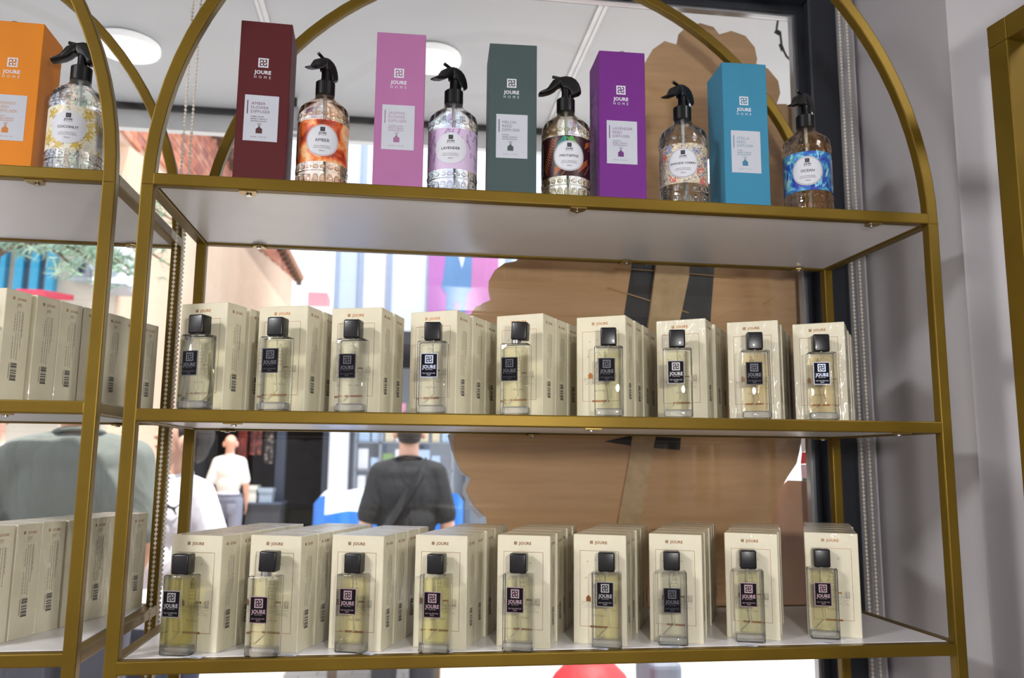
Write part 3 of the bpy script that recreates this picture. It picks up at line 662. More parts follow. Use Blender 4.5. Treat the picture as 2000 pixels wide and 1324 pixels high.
    hd.lathe([(.0108, .1325), (.0119, .1330), (.0119, .1500), (.0113, .1512), (.004, .1512)], 30)
    obj('collar', hd.mesh('collar', BLACK), r)
    yr = math.radians(yaw)
    st = MB().lathe([(.0062, .1510), (.0060, .1560), (.0056, .1570), (.0056, .1660)], 18)
    st.build('sprayer_stem', BLACK, r, 40, rz=yr)
    z0 = .1325; k_ = .000130
    pt = lambda px, py: ((px - 330) * k_ * 1.28, z0 + (490 - py) * k_)
    prof = [pt(*p) for p in ((268, 132), (285, 106), (330, 94), (375, 102), (412, 130), (437, 175), (452, 230), (455, 268), (440, 288), (410, 300), (390, 318), (372, 318), (366, 280), (345, 246), (318, 232), (292, 232), (290, 205), (276, 185))]
    def soft(poly, half, mat, name, par, taper=.65):
        """bevelled slab: full outline in the middle, slightly drawn-in outline on both flanks"""
        cx = sum(p[0] for p in poly) / len(poly); cy = sum(p[1] for p in poly) / len(poly); m = len(poly); vs = []
        for yy, f in ((-half, .70), (-half * .92, .86), (-half * taper, .97), (-half * .25, 1.0), (half * .25, 1.0), (half * taper, .97), (half * .92, .86), (half, .70)): vs += [(cx + (p[0] - cx) * f, yy, cy + (p[1] - cy) * f) for p in poly]
        fs = [(k * m + i, k * m + (i + 1) % m, (k + 1) * m + (i + 1) % m, (k + 1) * m + i) for k in range(7) for i in range(m)] + [tuple(reversed(range(m))), tuple(range(7 * m, 8 * m))]
        return MB().raw(vs, fs).build(name, mat, par, 75, rz=yr)
    soft(prof, .0068, BLACK, 'sprayer_head', r)
    trig = [pt(*p) for p in ((292, 128), (262, 128), (225, 150), (205, 188), (180, 238), (148, 272), (110, 292), (112, 303), (150, 298), (205, 276), (243, 246), (272, 208), (294, 196))]
    soft(trig, .0078, BLACK, 'trigger', r, .8)
    a_, b_ = pt(285, 112), pt(222, 97)
    nz = MB().tube([(a_[0], 0, a_[1]), (b_[0], 0, b_[1])], .0021, 12).build('nozzle', BLACK, r, 40, rz=yr)
    MB().tube([(b_[0], 0, b_[1]), (b_[0] - .0003, 0, b_[1] - .00007)], .0011, 10).build('nozzle_tip', P('nozzle_grey', (120, 120, 122), .4, var=0), nz)
    if dots:
        d_ = pt(384, 304)
        MB().ell((d_[0], -.0066, d_[1] - .001), (.0022, .0007, .0031), 12, 6).build('lock_button', WHITE, r, 60, rz=yr)
    return r
spray(-.3021, .060, SHELF_A, 'amber', 'AMBER', 'amber', 60, 4, 'amber room spray bottle with orange marbled label beside the dark red box', 0, (-.040,))
spray(-.1370, .060, SHELF_A, 'lavender', 'LAVENDER', 'clear', 40, -8, 'lavender room spray bottle with lilac sprig label beside the pink box', 1)
spray(.0129, .062, SHELF_A, 'mint', 'MINT&PINE', 'warm', -4, -3, 'mint and pine room spray bottle with dark leaf label beside the slate green box', 0, (-.046,))
spray(.1747, .062, SHELF_A, 'japanese', 'JAPANESE CHERRY', 'clear', 32, -20, 'japanese cherry room spray bottle with floral label beside the purple box', 1, (-.046,))
spray(.3524, .062, SHELF_A, 'ocean', 'OCEAN', 'peach', 36, -27, 'ocean room spray bottle with blue painted label beside the sky blue box', 1, (.043, -.046))
spray(-.5998, .065, ZLA + T, 'coconut', 'COCONUT', 'clear', 0, 4, 'coconut room spray bottle with cream and gold label beside the orange box', 0, (.040,))

# ------------------------------------------------------------------ outside: canopy over the window
SOF = P('canopy_panel', (196, 200, 206), .45, var=.03, scale=4); SZ = 2.5
can = struct(MB().box(-5, 1.6, .42, 1.50, SZ, SZ + .12).build('trim_2', SOF))
MB().box(-5, 1.6, 1.485, 1.50, SZ - .016, SZ).build('edge_strip', P('edge_black', (24, 26, 30), .4), can)
MB().box(-5, 1.6, 1.51, 1.54, SZ - .068, SZ + .12).build('fascia', P('fascia_white', (236, 238, 240), .5, var=.02), can)
for x in (-.540, .242):
    MB().box(x - .011, x - .003, .42, 1.485, SZ - .004, SZ).box(x + .003, x + .011, .42, 1.485, SZ - .004, SZ).box(x - .003, x + .003, .42, 1.485, SZ - .001, SZ).build('joint_channel', ALU, can)
def round_lamp(x, y, r, label):
    o = tag(MB().lathe([(r * .98, 0), (r, -.004), (r, -.015), (r * .97, -.019), (r * .5, -.0215), (.002, -.022)], 48).build('ceiling_lamp', None, None, 40, (x, y, SZ)), label, 'ceiling lamp', 'round lamps under the canopy')
    t = NT('lamp_diffuser'); t.b.inputs['Base Color'].default_value = col((240, 240, 242)); t.b.inputs['Emission Color'].default_value = (1, 1, 1, 1); t.b.inputs['Emission Strength'].default_value = .45
    o.data.materials.clear(); o.data.materials.append(t.m)
    MB().lathe([(r * .93, 0), (r * 1.0, -.0005), (r * 1.0, -.003), (r * .93, -.0035)], 48).build('base_ring', P('lamp_ring', (200, 200, 200), .4), o)
round_lamp(-.905, 1.115, .080, 'round white ceiling lamp under the canopy above the gap between the gold units')
round_lamp(-.137, 1.06, .075, 'round white ceiling lamp under the canopy, half hidden behind the pink box')
fl_ = tag(empty('floodlight', (-.535, 1.38, SZ)), 'small grey floodlight fixed under the canopy edge beside the dark red box', 'floodlight')
MB().box(-.02, .02, -.004, .004, -.03, 0).build('bracket', BLACK, fl_); MB().rbox(-.028, .028, -.012, .012, -.105, -.03, .004, 2).build('lamp_body', ALU, fl_)
MB().box(-.022, .022, -.0135, -.012, -.098, -.038).build('lamp_glass', WHITE, fl_)
cb = tag(MB().tube([at(1522, 20, .62), at(1516, 62, .60), at(1524, 66, .60), at(1527, 92, .60), at(1536, 110, .60), at(1548, 122, .58), at(1560, 127, .52)], .0024, 8).build('cable', BLACK, None, 60), 'black cable with connector hanging outside near the window corner', 'cable')
MB().tube([at(1514, 60, .60), at(1524, 66, .60)], .0048, 8).build('connector', BLACK, cb, 60); MB().tube([at(1524, 86, .60), at(1529, 99, .60)], .0040, 8).build('connector', BLACK, cb, 60)

# ------------------------------------------------------------------ cardboard cut-out leaning against the glass
def card_mat():
    t = NT('corrugated_card'); v = t.coord((1, 1, 1), rot=(0, math.radians(4), 0))
    wv = t.add('ShaderNodeTexWave', wave_type='BANDS', bands_direction='Z'); wv.inputs['Scale'].default_value = 26; wv.inputs['Distortion'].default_value = .5; t.link(v, wv.inputs[0])
    n1 = t.noise(t.coord((1.2, 1, 14), rot=(0, math.radians(4), 0)), 5, 3)
    t.link(t.ramp(n1, [(.30, col((206, 164, 120))), (.55, col((216, 172, 126))), (.75, col((221, 178, 134)))]), t.b.inputs['Base Color'])
    t.b.inputs['Roughness'].default_value = .75; t.bump(wv.outputs['Fac'], .35, .0012); return t.m
CARD = card_mat(); YC = .435
pxs = [(1143, 420), (1142, 330), (1143, 262), (1160, 232), (1200, 240), (1238, 250), (1262, 225), (1252, 160), (1258, 125), (1275, 96), (1298, 80), (1322, 87), (1326, 66), (1342, 51), (1368, 45), (1394, 53), (1405, 67), (1428, 60), (1456, 70), (1474, 92), (1479, 116), (1477, 124), (1500, 134), (1520, 158), (1524, 182), (1517, 203),
       (1535, 203), (1560, 222), (1580, 300), (1590, 500), (1592, 700), (1590, 842), (1566, 852), (1562, 880), (1556, 905), (1538, 932), (1521, 962), (1508, 1005), (1500, 1120), (1480, 1190),
       (1250, 1200), (1010, 1190), (960, 1110), (949, 1010), (925, 985), (911, 958), (920, 934), (902, 920), (888, 893), (884, 862), (900, 800), (905, 700), (914, 622), (928, 600), (938, 596), (943, 592), (958, 586), (954, 566), (955, 548), (966, 528), (985, 514), (1007, 510), (1040, 480), (1100, 450)]
poly = [(p.x, p.z) for p in (at(x, y, YC) for x, y in pxs)]
card = tag(MB().prism(poly, YC, YC + .005, 'y').build('cardboard_cutout', CARD), 'large brown scalloped cardboard cutout seen from behind outside the window', 'cardboard')
pw = [(884, 842), (874, 850), (882, 880), (899, 925), (914, 932), (905, 945), (902, 962), (918, 992), (935, 1012), (955, 1004), (1000, 1000), (1000, 842)]
MB().prism([(p.x, p.z) for p in (at(x, y, YC + .008) for x, y in pw)], YC + .006, YC + .0075, 'y').build('printed_face', P('white_face_paper', (196, 196, 206), .6), card)
TAPE = P('black_tape', (44, 43, 45), .4, 0, .1)
def flat_px(name, pts, y0, y1, m, par):
    return MB().prism([(p.x, p.z) for p in (at(x, y, y0) for x, y in pts)], y0, y1, 'y').build(name, m, par)
flat_px('tape', [(1236, 505), (1302, 508), (1288, 640), (1215, 640)], YC - .0008, YC, TAPE, card)
flat_px('tape', [(1344, 508), (1396, 512), (1386, 650), (1320, 650)], YC - .0008, YC, TAPE, card)
flat_px('tape', [(1180, 862), (1235, 850), (1330, 855), (1328, 879), (1240, 872)], YC - .0008, YC, TAPE, card)
flat_px('card_flap', [(1440, 1000), (1508, 968), (1540, 938), (1595, 940), (1598, 1190), (1440, 1190)], YC + .022, YC + .026, P('flap_card', (206, 160, 128), .8, var=.06), card)
tag(flat_px('wooden_lath', [(1300, 380), (1352, 380), (1346, 540), (1278, 866), (1245, 1060), (1200, 1060), (1236, 862)], YC - .010, YC - .0012, P('lath_wood', (206, 174, 130), .6, var=.12, scale=60, bump=.2), None), 'rough wooden lath taped upright to the back of the cardboard', 'lath')
for a, b in (((1186, 561), (1345, 611)), ((1200, 523), (1438, 542)), ((1492, 593), (1512, 581))):
    MB().tube([at(*a, YC - .003), at(*b, YC - .003)], .0010, 6).build('pale_streak', P('streak_pale', (206, 172, 120), .6), card)  # thin pale rods stand in for scratches and reflections on the glass

# ------------------------------------------------------------------ street and buildings
GZ = .05
def paving():
    t = NT('pale_paving'); v = t.coord((1, 1, 1))
    b = t.add('ShaderNodeTexBrick'); b.inputs['Scale'].default_value = 2.2; b.inputs['Color1'].default_value = col((196, 190, 184)); b.inputs['Color2'].default_value = col((184, 178, 172)); b.inputs['Mortar'].default_value = col((150, 146, 142)); b.inputs['Mortar Size'].default_value = .012
    t.link(v, b.inputs[0]); t.link(b.outputs[0], t.b.inputs['Base Color']); t.b.inputs['Roughness'].default_value = .8; return t.m
struct(MB().box(-30, 30, .42, 60, -.15, GZ).build('street', paving()))
PLAST = P('peach_plaster', (226, 197, 172), .85, var=.05, scale=1.5, bump=.2, bscale=14, bdist=.02)
GREYPL = P('grey_plaster', (196, 186, 172), .85, var=.12, scale=2.5, bump=.2, bscale=10, bdist=.02)
BRK = [P('brick_' + n, c, .85, var=.12, scale=9) for n, c in (('rose', (196, 122, 100)), ('orange', (206, 130, 98)), ('plum', (170, 108, 96)), ('pale', (208, 146, 122)))]
MORT = P('mortar', (206, 176, 156), .9)
# tall peach house whose long flank runs away from the window; brick above a sloping plaster edge
XP, YN, YF = -3.0, 7.62, 20.6
house = tag(empty('house', (XP, YN, GZ)), 'peach plastered house with brick gable top and tiled eave across the street', 'building')
low = lambda y: 4.60 + (y - 7.45) * .112
eave = 6.22
R_ = lambda x, y, z: (x - XP, y - YN, z - GZ)
m_ = MB(); m_.prism([(0, 0), (YF - YN, 0), (YF - YN, low(YF) - GZ), (0, low(YN) - GZ)], -3.5, 0, 'x'); m_.build('plaster_wall', PLAST, house)
m_ = MB(); m_.prism([(-1.3, low(YN - 1.3) - GZ), (YF - YN, low(YF) - GZ), (YF - YN, eave - GZ), (-1.3, eave - GZ)], -3.5, -.03, 'x'); bwall = m_.build('brick_wall', MORT, house)
bl, bh = .27, .088; me_b = [MB().box(-.03, 0, .006, bl - .006, .006, bh - .006).mesh('brick', m) for m in BRK]
stuff = MB(); rb = random.Random(11); nb = 0
for r_ in range(23):
    z = 4.50 + r_ * bh
    for k in range(54):
        y = 6.34 + k * bl + (bl / 2 if r_ % 2 else 0)
        if z < low(y + bl) + .01 or z + bh > eave or y + bl > YF: continue
        pr = rb.uniform(-.006, .006)
        if 6.9 < y < 11.2 and z < 5.75 and nb < 300: obj('brick', rb.choice(me_b), bwall, R_(XP + pr, y, z)); nb += 1
        else:
            o = R_(XP + pr, y, z); stuff.box(o[0] - .03, o[0], o[1] + .006, o[1] + bl - .006, o[2] + .006, o[2] + bh - .006, rb.randrange(4))
b_ = stuff.build('brickwork', BRK, bwall); b_['kind'] = 'stuff'
rf = MB(); rf.prism([(-.1, eave - GZ), (.16, eave - .01 - GZ), (.18, eave + .10 - GZ), (-3.6, eave + 2.0 - GZ), (-3.6, eave + 1.8 - GZ)], -1.5, YF - YN + .9, 'y'); rf.build('roof', P('roof_boards', (178, 128, 100), .8), house)
for k in range(34):
    y = -1.2 + k * .45; MB().box(.0, .13, y, y + .12, eave - .16 - GZ, eave - .02 - GZ).build('rafter', P('rafter_wood', (110, 82, 66), .8) if k == 0 else bpy.data.materials['rafter_wood'], house)
# grey plastered house facing the window on the left: turquoise windows, small grey window
YL = 7.6
lh = tag(empty('house', (XP - 3, YL, GZ)), 'grey plastered house with turquoise window frames behind the pine branches', 'building')
L_ = lambda p: (p.x - XP + 3, p.y - YL, p.z - GZ)
MB().box(-6.5, 2.98, 0, 1.0, 0, 4.25).build('front_wall', GREYPL, lh)
TURQ = P('turquoise_paint', (40, 150, 190), .5); DGL = P('dark_pane', (84, 96, 112), .15, 0, .5)
def pxwin(x0, x1, y0, y1, cols, frame, fw, d=.10):
    a = L_(at(x0, y1, YL)); b = L_(at(x1, y0, YL)); mb = MB()
    mb.box(a[0], b[0], -d, 0, a[2], a[2] + fw).box(a[0], b[0], -d, 0, b[2] - fw, b[2])
    for k in range(cols + 1):
        x = a[0] + (b[0] - a[0] - fw) * k / cols; mb.box(x, x + fw, -d, 0, a[2] + fw, b[2] - fw)
    w_ = mb.build('window', frame, lh)
    for k in range(cols):
        x = a[0] + (b[0] - a[0] - fw) * k / cols; MB().box(x + fw, x + (b[0] - a[0] - fw) / cols, -.03, -.01, a[2] + fw, b[2] - fw).build('pane', DGL, w_)
pxwin(-120, 28, 430, 640, 3, TURQ, .08); pxwin(30, 122, 440, 600, 2, TURQ, .075)
pxwin(148, 186, 508, 546, 1, P('grey_frame', (150, 152, 164), .5), .045)
MB().box(*sorted((L_(at(146, 552, YL))[0], L_(at(188, 552, YL))[0])), -.16, 0, L_(at(150, 553, YL))[2], L_(at(150, 548, YL))[2]).build('window_sill', P('sill_stone', (168, 178, 186), .6), lh)
# air conditioner on brackets
a = at(178, 552, YL - .3); b = at(251, 480, YL - .3)
ac = tag(empty('air_conditioner', (a.x, YL - .3, a.z)), 'white air conditioner with round fan grille on the wall above a bracket', 'air conditioner'); W_, H_ = b.x - a.x, b.z - a.z
ACW = P('white_enamel', (232, 234, 240), .4)
MB().rbox(0, W_, 0, .28, 0, H_, .012, 2).build('casing', ACW, ac)
MB().lathe([(.001, 0), (H_ * .36, 0), (H_ * .38, .004), (H_ * .40, 0), (H_ * .40, -.012)], 32, cap=False, M=Matrix.Translation((W_ * .40, -.003, H_ * .52)) @ Matrix.Rotation(PI / 2, 4, 'X')).build('fan_grille', P('grille_grey', (160, 168, 188), .5), ac)
for k in range(1, 5): MB().lathe([(H_ * .075 * k, 0), (H_ * .075 * k + .004, 0), (H_ * .075 * k + .004, .006), (H_ * .075 * k, .006), (H_ * .075 * k, 0)], 28, cap=False, M=Matrix.Translation((W_ * .40, -.004, H_ * .52)) @ Matrix.Rotation(PI / 2, 4, 'X')).build('grille_ring', ACW, ac)
MB().box(W_ * .86, W_ * .94, -.002, 0, H_ * .60, H_ * .70).build('badge', P('badge_grey', (130, 136, 150), .5), ac)
MB().prism([(-.02, -.02), (.34, -.02), (.34, -.06)], 0, W_, 'x').build('bracket', P('bracket_grey', (168, 172, 182), .5), ac)
aw = at(30, 575, 6.6); aw2 = at(84, 557, 6.6)
tag(MB().prism([(0, 0), (0, .05), (.7, aw2.z - aw.z + .05), (.7, aw2.z - aw.z)], 0, aw2.x - aw.x, 'x').build('awning', P('red_awning_cloth', (206, 62, 84), .8), None, None, (aw.x, 6.6, aw.z)), 'small red sloping awning below the turquoise windows', 'awning')

# pine in front of the grey house
def pine():
    base = at(-70, 917, 4.6); r = tag(empty('pine_tree', (base.x, 4.6, GZ)), 'blue green pine tree with drooping branches at the upper left', 'tree')
    BARK = P('pine_bark', (96, 76, 60), .9, bump=.4, bscale=30, bdist=.01)
    MB().tube([(0, 0, 0), (.03, 0, 1.2), (-.02, .02, 2.6), (.0, 0, 4.2), (0, 0, 5.0)], [.13, .11, .09, .06, .02], 10).build('trunk', BARK, r, 60)
    q = random.Random(4); nd = MB()
    for k in range(16):
        ang = q.uniform(-1.0, .8) if k < 11 else q.uniform(0, 6.28); z = 2.66 + .040 * k + q.uniform(-.04, .04); L = q.uniform(.75, 1.15)
        d = Vector((math.cos(ang), math.sin(ang), .05)); pts = [d * (L * t) + Vector((0, 0, z + .12 * math.sin(t * 3) - .22 * t * t)) for t in (0, .25, .5, .75, 1)]
        MB().tube(pts, [.022, .018, .014, .010, .005], 6).build('branch', BARK, r, 60)
        for j in range(46):
            t = q.uniform(.2, 1.05); p = d * (L * t) + Vector((0, 0, z + .12 * math.sin(t * 3) - .22 * t * t)) + Vector((q.gauss(0, .08), q.gauss(0, .08), q.gauss(.01, .045)))
            for n in range(9):
                v = Vector((q.gauss(0, 1), q.gauss(0, 1), q.gauss(.1, .8))).normalized(); s = v.cross(Vector((q.random(), q.random(), q.random()))).normalized() * .0055; e = p + v * q.uniform(.05, .10)
                nd.raw([p - s, p + s, e + s * .3, e - s * .3], [(0, 1, 2, 3)], q.randrange(3))
    o = nd.build('needles', [P('needle_' + n, c, .7, var=.15) for n, c in (('grey', (150, 168, 152)), ('green', (128, 164, 140)), ('pale', (186, 212, 188)))], r); o['kind'] = 'stuff'
pine()
# distant pink house, white glazed building, printed banner
p0, p1 = at(570, 640, 30), at(668, 600, 30)
dh = tag(empty('house', (p0.x, 30, GZ)), 'small distant pink roofed house beyond the end of the peach house', 'building')
MB().box(-3, p1.x - p0.x, 0, 4, 0, p1.z - GZ).build('wall', P('distant_cream', (226, 208, 200), .8), dh)
MB().prism([(-3.4, p1.z - GZ), (p1.x - p0.x + .6, p1.z - 1.0 - GZ), (p1.x - p0.x + .6, p1.z - .7 - GZ), (-3.4, p1.z + .35 - GZ)], -.5, 4.5, 'y').build('roof', P('distant_roof', (206, 152, 146), .8), dh)
c0, c1 = at(600, 598, 31), at(640, 571, 31)
MB().box(c0.x - p0.x, c1.x - p0.x, 1, 2.5, c0.z - .3 - GZ, c1.z - GZ).build('rooftop_room', P('distant_rose', (176, 126, 138), .8), dh)
YW = 13.0; q0, q1 = at(652, 700, YW), at(1075, 300, YW)
wb = tag(empty('glazed_building', (q0.x, YW, GZ)), 'tall pale building with bluish white panels and mullions across the street', 'building')
WW = q1.x - q0.x; PAN = [P('panel_' + n, c, .35, var=.02, scale=1) for n, c in (('pale', (226, 235, 248)), ('blue', (200, 216, 242)), ('white', (240, 244, 250)))]; MUL = P('mullion_grey', (160, 176, 204), .5)
MB().box(0, WW, .15, 4, 0, 9.5).build('structure', P('building_core', (206, 214, 226), .7), wb)
cols_ = (0, .11, .24, .43, .62, .80, 1.0); rows_ = (3.15, 5.3, 7.4, 9.5)
for i in range(6):
    for j in range(3):
        MB().box(WW * cols_[i] + .04, WW * cols_[i + 1] - .04, 0, .10, rows_[j] + .04, rows_[j + 1] - .04).build('panel', PAN[(1, 2, 0, 0, 2, 1)[i]], wb)
for c in cols_: MB().box(WW * c - .045, WW * c + .045, -.05, .15, 0, 9.5).build('mullion', MUL, wb)
for z in rows_[:3]: MB().box(0, WW, -.03, .15, z - .04, z + .04).build('transom', MUL, wb)
YBN = 11.6; b0, b1 = at(834, 640, YBN), at(975, 440, YBN); bw_, bh_ = b1.x - b0.x, b1.z - b0.z
bn = tag(MB().box(0, bw_, 0, .04, 0, bh_).build('banner', P('banner_violet', (176, 110, 178), .6, var=.08, scale=1.2), None, None, (b0.x, YBN, b0.z)), 'violet and pink hanging banner with blue figure shape beside the pale building', 'banner')
fx = lambda pts: [((at(x, y, YBN).x - b0.x), (at(x, y, YBN).z - b0.z)) for x, y in pts]
MB().prism(fx([(870, 505), (866, 540), (862, 560), (872, 575), (870, 640), (886, 640), (890, 590), (896, 590), (896, 640), (906, 640), (912, 575), (920, 565), (922, 505), (921, 450), (872, 450)]), -.004, 0, 'y').build('printed_figure', P('banner_blue', (92, 132, 180), .6, var=.08, scale=2), bn)
MB().prism(fx([(923, 450), (974, 450), (974, 600), (915, 640), (913, 578), (921, 565)]), -.002, 0, 'y').build('printed_field', P('banner_pink', (186, 116, 172), .6, var=.06, scale=2), bn)
for x in (.04, bw_ - .04): MB().box(x - .03, x + .03, .05, .11, GZ - b0.z, bh_ + .1).build('pole', MUL, bn)
MB().prism(fx([(896, 500), (908, 500), (902, 524)]), -.006, 0, 'y').build('printed_collar', P('banner_white', (220, 228, 244), .6), bn)

# bazaar shop across the street
YS = 11.0
sh = tag(empty('market_shop', (-2.9, YS, GZ)), 'dark open-fronted market shop with hanging rugs across the street', 'shop')
S_ = lambda p: (p.x + 2.9, p.y - YS, p.z - GZ)
DK = P('shop_dark', (46, 46, 54), .8, var=.3, scale=6); PST = P('shop_post_blue', (62, 72, 92), .5)
MB().box(-.1, 7.6, 3.0, 3.15, 0, 3.0).build('back_wall', DK, sh); MB().box(-.3, 7.8, -.9, 3.2, 2.95, 3.12).build('roof', DK, sh); MB().box(-.1, 0, -.1, 3.0, 0, 2.95).build('side_wall', DK, sh); MB().box(7.5, 7.6, -.1, 3.0, 0, 2.95).build('side_wall', DK, sh)
MB().box(0, 7.5, 0, 3.0, 0, .03).build('shop_floor', P('shop_floor', (60, 58, 58), .7), sh)
for x0, x1 in ((539, 557), (630, 645)):
    MB().box(S_(at(x0, 900, YS))[0], S_(at(x1, 900, YS))[0], -.05, .10, 0, 2.95).build('post', PST, sh)
MB().box(S_(at(646, 900, YS))[0], S_(at(682, 900, YS))[0], -.35, -.05, 0, 2.95).build('pillar', P('white_pillar', (226, 230, 240), .6), sh)
def rug_mat(name, a, b, sc):
    t = NT(name); v = t.coord()
    vo = t.add('ShaderNodeTexVoronoi'); vo.inputs['Scale'].default_value = sc; t.link(v, vo.inputs[0])
    t.link(t.ramp(vo.outputs['Distance'], [(.15, col(a)), (.5, col(b))]), t.b.inputs['Base Color']); t.b.inputs['Roughness'].default_value = .9; return t.m
for i, (x0, x1, y1, a, b, lb) in enumerate(((462, 486, 908, (170, 74, 58), (120, 48, 44), 'red patterned rug hanging left in the dark shop front'), (487, 514, 888, (186, 104, 80), (104, 60, 60), 'faded red rug hanging second in the dark shop front'), (515, 539, 905, (170, 160, 150), (60, 54, 58), 'grey speckled rug hanging by the shop post'))):
    A = at(x0, y1, YS - .12); B = at(x1, 800, YS - .12); mb = MB()
    n = 8; up = [(A.x + (B.x - A.x) * k / n, .018 * math.sin(k * 1.7 + i)) for k in range(n + 1)]
    mb.prism([(x, y) for x, y in up] + [(x, y + .015) for x, y in reversed(up)], A.z, 2.6, 'z'); tag(mb.build('rug', rug_mat('rug_%d' % i, a, b, 16), None, None, (0, YS - .12, 0)), lb, 'rug', 'rugs hanging in the market shop')
def simple_box(name, x0, x1, y0, y1, Y, d, m, label, cat, group=None, rim=True):
    A = at(x0, y1, Y); B = at(x1, y0, Y); o = tag(MB().rbox(A.x, B.x, 0, d, A.z, B.z, .01, 2).build(name, m, None, None, (0, Y, 0)), label, cat, group)
    if rim: MB().box(A.x - .01, B.x + .01, -.01, d + .01, B.z - .05, B.z + .004).build('rim', m, o)
    return o
st_ = tag(empty('counter', (0, 10.4, GZ)), 'dark low counter in front of the rugs carrying two bins', 'counter')
A = at(478, 1018, 10.4); B = at(546, 986, 10.4)
MB().box(A.x, B.x, 0, .6, 0, B.z - GZ).build('body', P('counter_dark', (52, 54, 62), .6), st_); MB().box(A.x - .02, B.x + .02, -.02, .62, B.z - GZ, B.z + .03 - GZ).build('top', PST, st_)
simple_box('crate', 479, 501, 949, 984, 10.45, .3, P('crate_white', (212, 214, 206), .6), 'off-white crate standing left on the dark counter', 'crate')
simple_box('bin', 504, 531, 954, 984, 10.45, .3, P('bin_blue_grey', (150, 166, 184), .5), 'blue-grey bin standing right on the dark counter', 'bin')
# rack of packets right of the pillar
rk = tag(empty('goods_rack', (0, 10.9, GZ)), 'metal rack of pale packets right of the white pillar', 'rack')
A, B = at(690, 1010, 10.9), at(885, 838, 10.9)
for x in (A.x, at(742, 900, 10.9).x, B.x): MB().box(x - .02, x + .02, 0, .04, 0, 2.5).build('upright', P('rack_steel', (150, 156, 166), .4, .5), rk)
q = random.Random(8); pc = [P('packet_' + n, c, .5) for n, c in (('white', (226, 228, 238)), ('pale_blue', (176, 200, 230)), ('rose', (216, 150, 176)), ('red', (190, 54, 60)), ('cream', (216, 206, 180)), ('green', (130, 160, 110)))]
for k, z in enumerate((.9, 1.28, 1.66, 2.04)):
    MB().box(A.x, B.x, 0, .35, z - .02, z).build('rack_shelf', bpy.data.materials['rack_steel'], rk)
    x = A.x + .03; n = 0
    while x < B.x - .15:
        w_, h_ = q.uniform(.10, .17), q.uniform(.16, .30)
        p_ = tag(MB().rbox(0, w_, 0, .16, 0, h_, .012, 2).build('packet', q.choice(pc[:2] + pc), None, None, (x, 10.93, GZ + z)), f'{ORD[n + 1] if n < 9 else str(n + 1) + "th"} packet from the left on the {("lowest", "second", "third", "top")[k]} rack shelf by the pillar', 'packet', 'packets on the market rack'); x += w_ + q.uniform(.01, .05); n += 1
# blue and white tarpaulin over a stall
def tarp():
    Y = 4.6; A = at(607, 1100, Y); B = at(905, 966, Y); n, m = 26, 14; q = random.Random(2)
    top, x0, x1, d = B.z, A.x, B.x, .9; mb = MB(); vs = []
    for j in range(m + 1):
        for i in range(n + 1):
            u, v = i / n, j / m
            x = x0 + (x1 - x0) * u
            if v < .5: y, z = 0 - .10 * (1 - 2 * v), GZ + .35 + (top - GZ - .35) * 2 * v
            else: y, z = d * (2 * v - 1), top
            e = min(u, 1 - u); z -= .05 * max(0, 1 - e / .06) ** 2 * (1 if v > .3 else .4)
            y += .025 * math.sin(u * 23 + v * 4) * (1 - abs(v - .5)); z += .012 * math.sin(u * 17 + v * 9)
            vs.append((x, y, z))
    fs = [(j * (n + 1) + i, j * (n + 1) + i + 1, (j + 1) * (n + 1) + i + 1, (j + 1) * (n + 1) + i) for j in range(m) for i in range(n)]
    mb.raw(vs, fs)
    mb.mi = [1 if f[0] % (n + 1) > n * .62 or (f[0] // (n + 1) < m * .44 - (f[0] % (n + 1)) * .08) else 0 for f in fs]
    st = tag(empty('market_stall', (0, Y, 0)), 'market stall covered by a blue and white tarpaulin behind the black shirt', 'stall')
    o = mb.build('tarpaulin', [P('tarp_white', (222, 234, 246), .35, 0, .2), P('tarp_blue', (40, 112, 206), .35, 0, .2)], st, 60)
    mo = o.modifiers.new('thick', 'SOLIDIFY'); mo.thickness = .004
    MB().box(x0 + .08, x1 - .08, .08, d - .08, GZ + .6, top - .03).build('table', P('stall_wood', (120, 100, 84), .8), st)
    for x in (x0 + .12, x1 - .18):
        for y in (.12, d - .18): MB().box(x, x + .06, y, y + .06, GZ, GZ + .6).build('leg', bpy.data.materials['stall_wood'], st)
tarp()
# things seen under the lowest shelf
rdA, rdB = at(1075, 1420, 2.6), at(1270, 1292, 2.6)
rb_ = tag(empty('sack', (rdA.x, 2.6, GZ)), 'red sack on the bright pavement below the lowest shelf', 'sack')
w_ = rdB.x - rdA.x; h_ = rdB.z - GZ
MB().ell((w_ / 2, .2, h_ * .48), (w_ * .52, .20, h_ * .50), 20, 12).build('sack_body', P('red_cloth', (206, 40, 44), .6, bump=.4, bscale=12, bdist=.02), rb_, 180)
MB().lathe([(.05, 0), (.035, .03), (.06, .08)], 14, (w_ / 2, .2, h_ * .95)).build('tied_neck', bpy.data.materials['red_cloth'], rb_, 60)
gA, gB = at(1275, 1420, 2.9), at(1335, 1294, 2.9)
tag(MB().rbox(0, gB.x - gA.x, 0, .3, 0, gB.z - GZ, .03, 3).build('crate', P('grey_crate', (110, 116, 130), .6), None, None, (gA.x, 2.9, GZ)), 'grey crate beside the red sack below the lowest shelf', 'crate')
